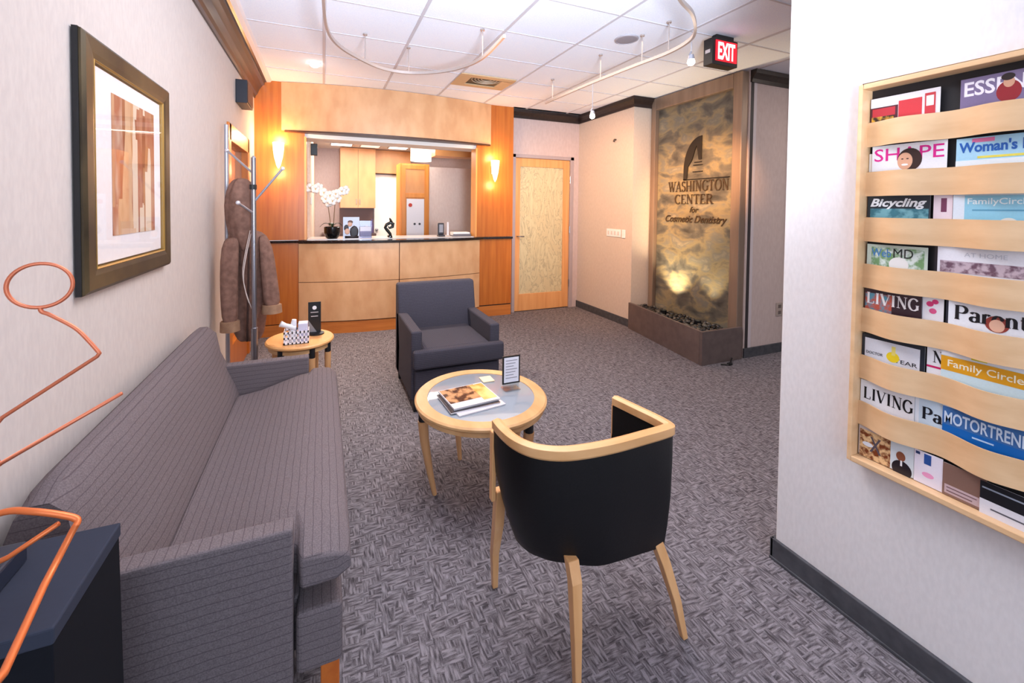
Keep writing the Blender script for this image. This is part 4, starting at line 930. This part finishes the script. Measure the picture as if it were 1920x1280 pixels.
# ------------------------------------------------------------------ magazine rack
XW = 1.69; XF = 1.63
RY0, RY1 = .13, .822; RZ0, RZ1 = .572, 1.812
rk = thing('magazine_rack', 'light birch wall rack with wavy shelves full of magazines', 'magazine rack', (XW, .6, .57))
g = G(); g.box(XF, XW-.001, RY1-.012, RY1, RZ0, RZ1); g.box(XF, XW-.001, RY0, RY0+.012, RZ0, RZ1); g.box(XF, XW-.001, RY0+.012, RY1-.012, RZ1-.016, RZ1); g.box(XF, XW-.001, RY0+.012, RY1-.012, RZ0, RZ0+.016); mk('frame', g, BIRCH, rk, bevel=.002)
g = G(); g.box(XW-.006, XW-.002, RY0+.012, RY1-.012, RZ0+.016, RZ1-.016); mk('back_panel', g, plain((30, 27, 30), .6), rk)
FT = [1.690, 1.529, 1.381, 1.228, 1.082, .925, .770]; FH = .079
PW = .196; YL = RY1-.012
def fx(y):
    t = (YL-y)/PW; return XF+.034-.030*(1-math.cos(2*math.pi*t))/2
for z in FT:
    g = G(); a = []; N_ = 60
    ys = [YL-(YL-RY0-.012)*i/N_ for i in range(N_+1)]
    front = [(fx(y), y) for y in ys]; back = [(fx(y)+.0035, y) for y in ys[::-1]]
    vf = front+back; nn = len(front)
    rings = []
    b = g.b
    cols = []
    for i in range(nn):
        x, y = front[i]
        cols.append([b.verts.new((x, y, z)), b.verts.new((x+.0035, y, z)), b.verts.new((x+.0035, y, z-FH)), b.verts.new((x, y, z-FH))])
    for c, d in zip(cols, cols[1:]):
        for k in range(4): b.faces.new((c[k], c[(k+1) % 4], d[(k+1) % 4], d[k]))
    b.faces.new(cols[0][::-1]); b.faces.new(cols[-1])
    mk('shelf_front', g, BIRCH, rk, smooth='auto')

INKB = plain((20, 18, 24), .4)
def magazine(label, y0, w, zt, x, cover, items, h=.13, th=.004):
    """y0 = left edge seen from the room, x = cover plane"""
    t = thing('magazine', label, 'magazine', (x, y0-w/2, zt-h), 'magazines in the wall rack')
    g = G(); g.box(x+.0006, x+th, y0-w+.001, y0, zt-h, zt-.001); mk('pages', g, plain((240, 236, 238), .6), t)
    g = G(); g.box(x, x+.0006, y0-w, y0, zt-h, zt); cv = mk('cover', g, plain(cover, .3), t)
    lay = 0
    for it in items:
        lay += .00025; xx = x-lay
        if it[0] == 'r':
            _, u0, v0, u1, v1, c = it; g = G(); g.box(xx, x, y0-u1*w, y0-u0*w, zt-v1, zt-v0); mk('cover_block', g, plain(c, .35), cv)
        elif it[0] == 'p':
            _, u0, v0, u1, v1, c1, c2, sc = it; g = G(); g.box(xx, x, y0-u1*w, y0-u0*w, zt-v1, zt-v0); mk('cover_photo', g, noisemat('photo_print', c1, c2, sc, rough=.35, lo=.42, hi=.58), cv)
        elif it[0] == 'o':
            _, u, v, r, sz, c, nm = it; g = G(); n_ = 24
            g.loft([[Vector((q, y0-u*w+r*math.cos(k*2*math.pi/n_), zt-v+r*sz*math.sin(k*2*math.pi/n_))) for k in range(n_)] for q in (x, xx)]); mk(nm, g, plain(c, .35), cv)
        elif it[0] == 't':
            _, s, u, v, wd, ht, c, bold, shear = it
            if s in ('LIVING', 'Parents', 'Pa', 'YEAR'[:0] or 'LIVING', 'N', 'T'): serif_text('title', s, plain(c, .35), cv, (xx-.0001, y0-u*w, zt-v), RV, UV, wd*w, ht, 1.1, .0003); continue
            text('title', s, plain(c, .35), cv, (xx+.0001, y0-u*w, zt-v), RV, UV, wd*w, ht, bold, shear, depth=.0003)
    return t
XM = 1.6695
L0, L1 = .803, .612
# columns: y of the left pocket's left edge / right pocket's left edge; rows from the top
T = [z+.078 for z in FT]+[.690]
magazine('magazine with dark and red blocks and a white border, top left pocket', .806, .165, T[0]-.002, XM, (240, 234, 236), [('r', 0, .030, .42, .13, (84, 34, 44)), ('r', .03, .034, .38, .06, (196, 52, 62)), ('p', .02, .06, .36, .09, (60, 40, 30), (226, 170, 60), 60), ('r', .43, .020, .76, .095, (214, 58, 66)), ('r', .80, .012, .94, .08, (206, 56, 66)), ('r', .82, .020, .92, .05, (236, 236, 234))])
magazine('purple magazine titled ESSENCE in the top right pocket', .600, .19, T[0]+.004, XM, (128, 112, 148), [('t', 'ESSENCE', .47, .030, .86, .040, (244, 236, 244), .02, 0), ('o', .47, .052, .022, 1.3, (150, 30, 40), 'portrait_clothing'), ('o', .47, .028, .010, 1.4, (214, 160, 130), 'portrait_face'), ('o', .46, .014, .012, .8, (40, 24, 24), 'portrait_hair')])
magazine('pale magazine with a big black T peeking out behind the SHAPE magazine', .808, .05, T[1]-.018, XM+.005, (238, 232, 224), [('t', 'T', .5, .03, .5, .03, (30, 26, 30), .02, 0)])
magazine('white magazine titled SHAPE in pink with a smiling dark haired woman', .798, .176, T[1]+.004, XM, (240, 238, 240), [('t', 'SHAPE', .5, .030, .93, .040, (222, 30, 140), .005, 0), ('o', .53, .050, .029, 1.2, (56, 34, 30), 'portrait_hair'), ('o', .47, .054, .018, 1.45, (226, 172, 140), 'portrait_face'), ('o', .435, .047, .0030, .6, (60, 36, 30), 'portrait_eye'), ('o', .505, .047, .0030, .6, (60, 36, 30), 'portrait_eye'), ('o', .47, .065, .008, .4, (250, 240, 236), 'portrait_smile')])
magazine("light blue magazine titled Woman's Day with a yellow line", .604, .19, T[1]+.0, XM, (170, 214, 236), [('r', .16, .003, .38, .014, (236, 120, 170)), ('t', "Woman's Day", .45, .030, .84, .038, (26, 92, 176), .03, 0), ('r', .22, .052, .72, .058, (236, 220, 90)), ('r', .0, .062, 1, .10, (232, 238, 240))])
magazine('dark teal magazine titled Bicycling in white', .806, .152, T[2]-.004, XM, (34, 46, 56), [('p', .05, .045, .98, .12, (60, 120, 134), (120, 176, 186), 40), ('t', 'Bicycling', .5, .030, .9, .034, (244, 246, 248), .03, .3)])
magazine('narrow pink and white magazine edge behind the dark teal one', .648, .04, T[2]+.002, XM+.003, (240, 220, 226), [('r', .4, .02, .7, .06, (120, 60, 90))])
magazine('pale blue magazine titled FamilyCircle in white', .606, .19, T[2]-.002, XM, (224, 232, 240), [('r', .12, .010, 1, .13, (146, 204, 226)), ('t', 'FamilyCircle', .45, .028, .6, .022, (240, 248, 250), .01, 0), ('r', .2, .048, .9, .052, (96, 160, 190)), ('o', .55, .088, .018, 1, (236, 230, 220), 'cover_emblem')])
magazine('leafy green and white magazine titled WebMD', .803, .148, T[3]-.012, XM, (206, 218, 204), [('p', .08, .008, .95, .13, (120, 160, 110), (226, 236, 230), 50), ('t', 'Web', .25, .026, .34, .026, (70, 130, 190), .01, 0), ('t', 'MD', .62, .024, .32, .028, (30, 40, 36), .0, 0), ('o', .55, .060, .024, 1, (244, 242, 240), 'cover_emblem')])
magazine('white magazine with a strip of mauve and grey photographs in the fourth row', .640, .20, T[3]-.002, XM, (236, 234, 240), [('r', 0, .0, .03, .13, (30, 26, 34)), ('t', 'AT HOME', .5, .022, .4, .012, (200, 200, 210), 0, 0), ('p', .06, .042, 1, .075, (110, 80, 96), (196, 176, 186), 60)])
magazine('dark plum magazine titled LIVING in white in the fifth row', .806, .142, T[4]-.006, XM, (58, 38, 46), [('p', .02, .02, .5, .09, (196, 90, 70), (90, 150, 170), 50), ('t', 'LIVING', .5, .036, .92, .036, (246, 240, 240), .01, 0)])
magazine('narrow white magazine with pink flowers behind the plum LIVING cover', .664, .046, T[4]-.002, XM+.004, (240, 236, 240), [('o', .35, .03, .008, 1, (220, 60, 120), 'flower_print'), ('o', .6, .022, .007, 1, (220, 60, 120), 'flower_print'), ('o', .5, .05, .008, 1, (226, 90, 140), 'flower_print')])
magazine('white magazine titled Parents in black with a redhead portrait', .612, .196, T[4]+.0, XM, (238, 240, 246), [('r', 0, .0, .025, .13, (40, 40, 52)), ('t', 'Parents', .48, .042, .80, .040, (20, 20, 26), .01, 0), ('o', .50, .058, .022, 1.0, (150, 60, 50), 'portrait_hair'), ('o', .50, .062, .014, 1.2, (236, 186, 160), 'portrait_face')])
magazine('black edged pale magazine with a yellow dot and the word YEAR', .808, .155, T[5]-.006, XM, (32, 40, 52), [('r', .05, .012, .93, .13, (226, 226, 234)), ('t', 'YEAR', .72, .064, .36, .012, (50, 50, 58), .01, 0), ('o', .52, .056, .016, 1, (244, 214, 40), 'yellow_dot'), ('r', .50, .022, .56, .05, (240, 222, 120)), ('t', 'DOCTOR', .22, .058, .28, .009, (60, 60, 70), 0, 0)])
magazine('narrow white magazine with a black letter and a magenta band in the sixth row', .650, .04, T[5]+.002, XM+.004, (240, 238, 242), [('t', 'N', .6, .030, .6, .034, (20, 20, 26), .03, 0), ('r', .0, .058, 1, .064, (206, 30, 100))])
magazine('golden orange magazine titled Family Circle', .618, .20, T[5]-.002, XM, (206, 226, 232), [('r', 0, .0, 1, .012, (236, 236, 240)), ('r', 0, .014, 1, .055, (228, 160, 30)), ('t', 'Family Circle', .42, .036, .70, .026, (250, 240, 214), .01, 0), ('r', .3, .004, .45, .009, (226, 216, 60))])
magazine('white magazine titled LIVING in black in the seventh row', .808, .136, T[6]-.006, XM, (240, 238, 242), [('t', 'LIVING', .52, .040, .92, .038, (18, 18, 24), .01, 0)])
magazine('pale blue magazine showing the letters Pa behind the blue car magazine', .672, .075, T[6]-.004, XM+.003, (206, 222, 236), [('r', 0, 0, .12, .13, (236, 238, 244)), ('t', 'Pa', .5, .044, .6, .036, (24, 26, 36), .02, 0)])
magazine('blue magazine titled MOTORTREND in pale letters', .610, .20, T[6]-.002, XM-.002, (64, 110, 170), [('r', 0, .056, 1, .13, (18, 100, 180)), ('r', 0, 0, 1, .004, (230, 236, 244)), ('t', 'MOTORTREND', .42, .034, .80, .034, (208, 222, 240), .02, 0), ('r', .3, .066, .5, .070, (190, 214, 240))])
XB = 1.66
magazine('brown and orange food magazine in the bottom left pocket', .806, .10, .690, XB+.004, (196, 180, 176), [('p', .03, .01, .98, .10, (120, 56, 24), (230, 190, 140), 70), ('t', 'X', .45, .05, .3, .05, (90, 80, 90), .01, 0), ('o', .25, .055, .014, .5, (232, 232, 240), 'cover_badge')], h=.096)
magazine('pale magazine with a man in a black suit in the bottom row', .722, .056, .688, XB+.003, (214, 222, 228), [('o', .5, .085, .024, 1.1, (30, 24, 34), 'portrait_suit'), ('o', .45, .046, .011, 1.35, (140, 82, 58), 'portrait_face'), ('r', .44, .058, .52, .075, (240, 240, 244))], h=.096)
magazine('white magazine with a pink oval and a blue mark in the bottom row', .665, .062, .686, XB+.002, (234, 226, 238), [('o', .5, .065, .013, .6, (240, 160, 200), 'pink_oval'), ('r', .35, .004, .6, .034, (40, 80, 150)), ('r', .05, .004, .2, .012, (40, 60, 110))], h=.096)
magazine('brown magazine with pale lines in the bottom row', .602, .085, .682, XB, (132, 100, 88), [('r', .05, .06, .95, .085, (196, 172, 176)), ('r', .1, .066, .8, .069, (120, 90, 96)), ('r', .1, .076, .7, .079, (120, 90, 96))], h=.092)
magazine('black magazine with a silver car curve in the bottom row', .528, .20, .676, XB-.003, (24, 24, 30), [('r', .0, .048, 1, .1, (222, 220, 228)), ('r', .1, .066, .9, .070, (90, 90, 100)), ('r', .02, .014, .45, .018, (150, 156, 170))], h=.085)
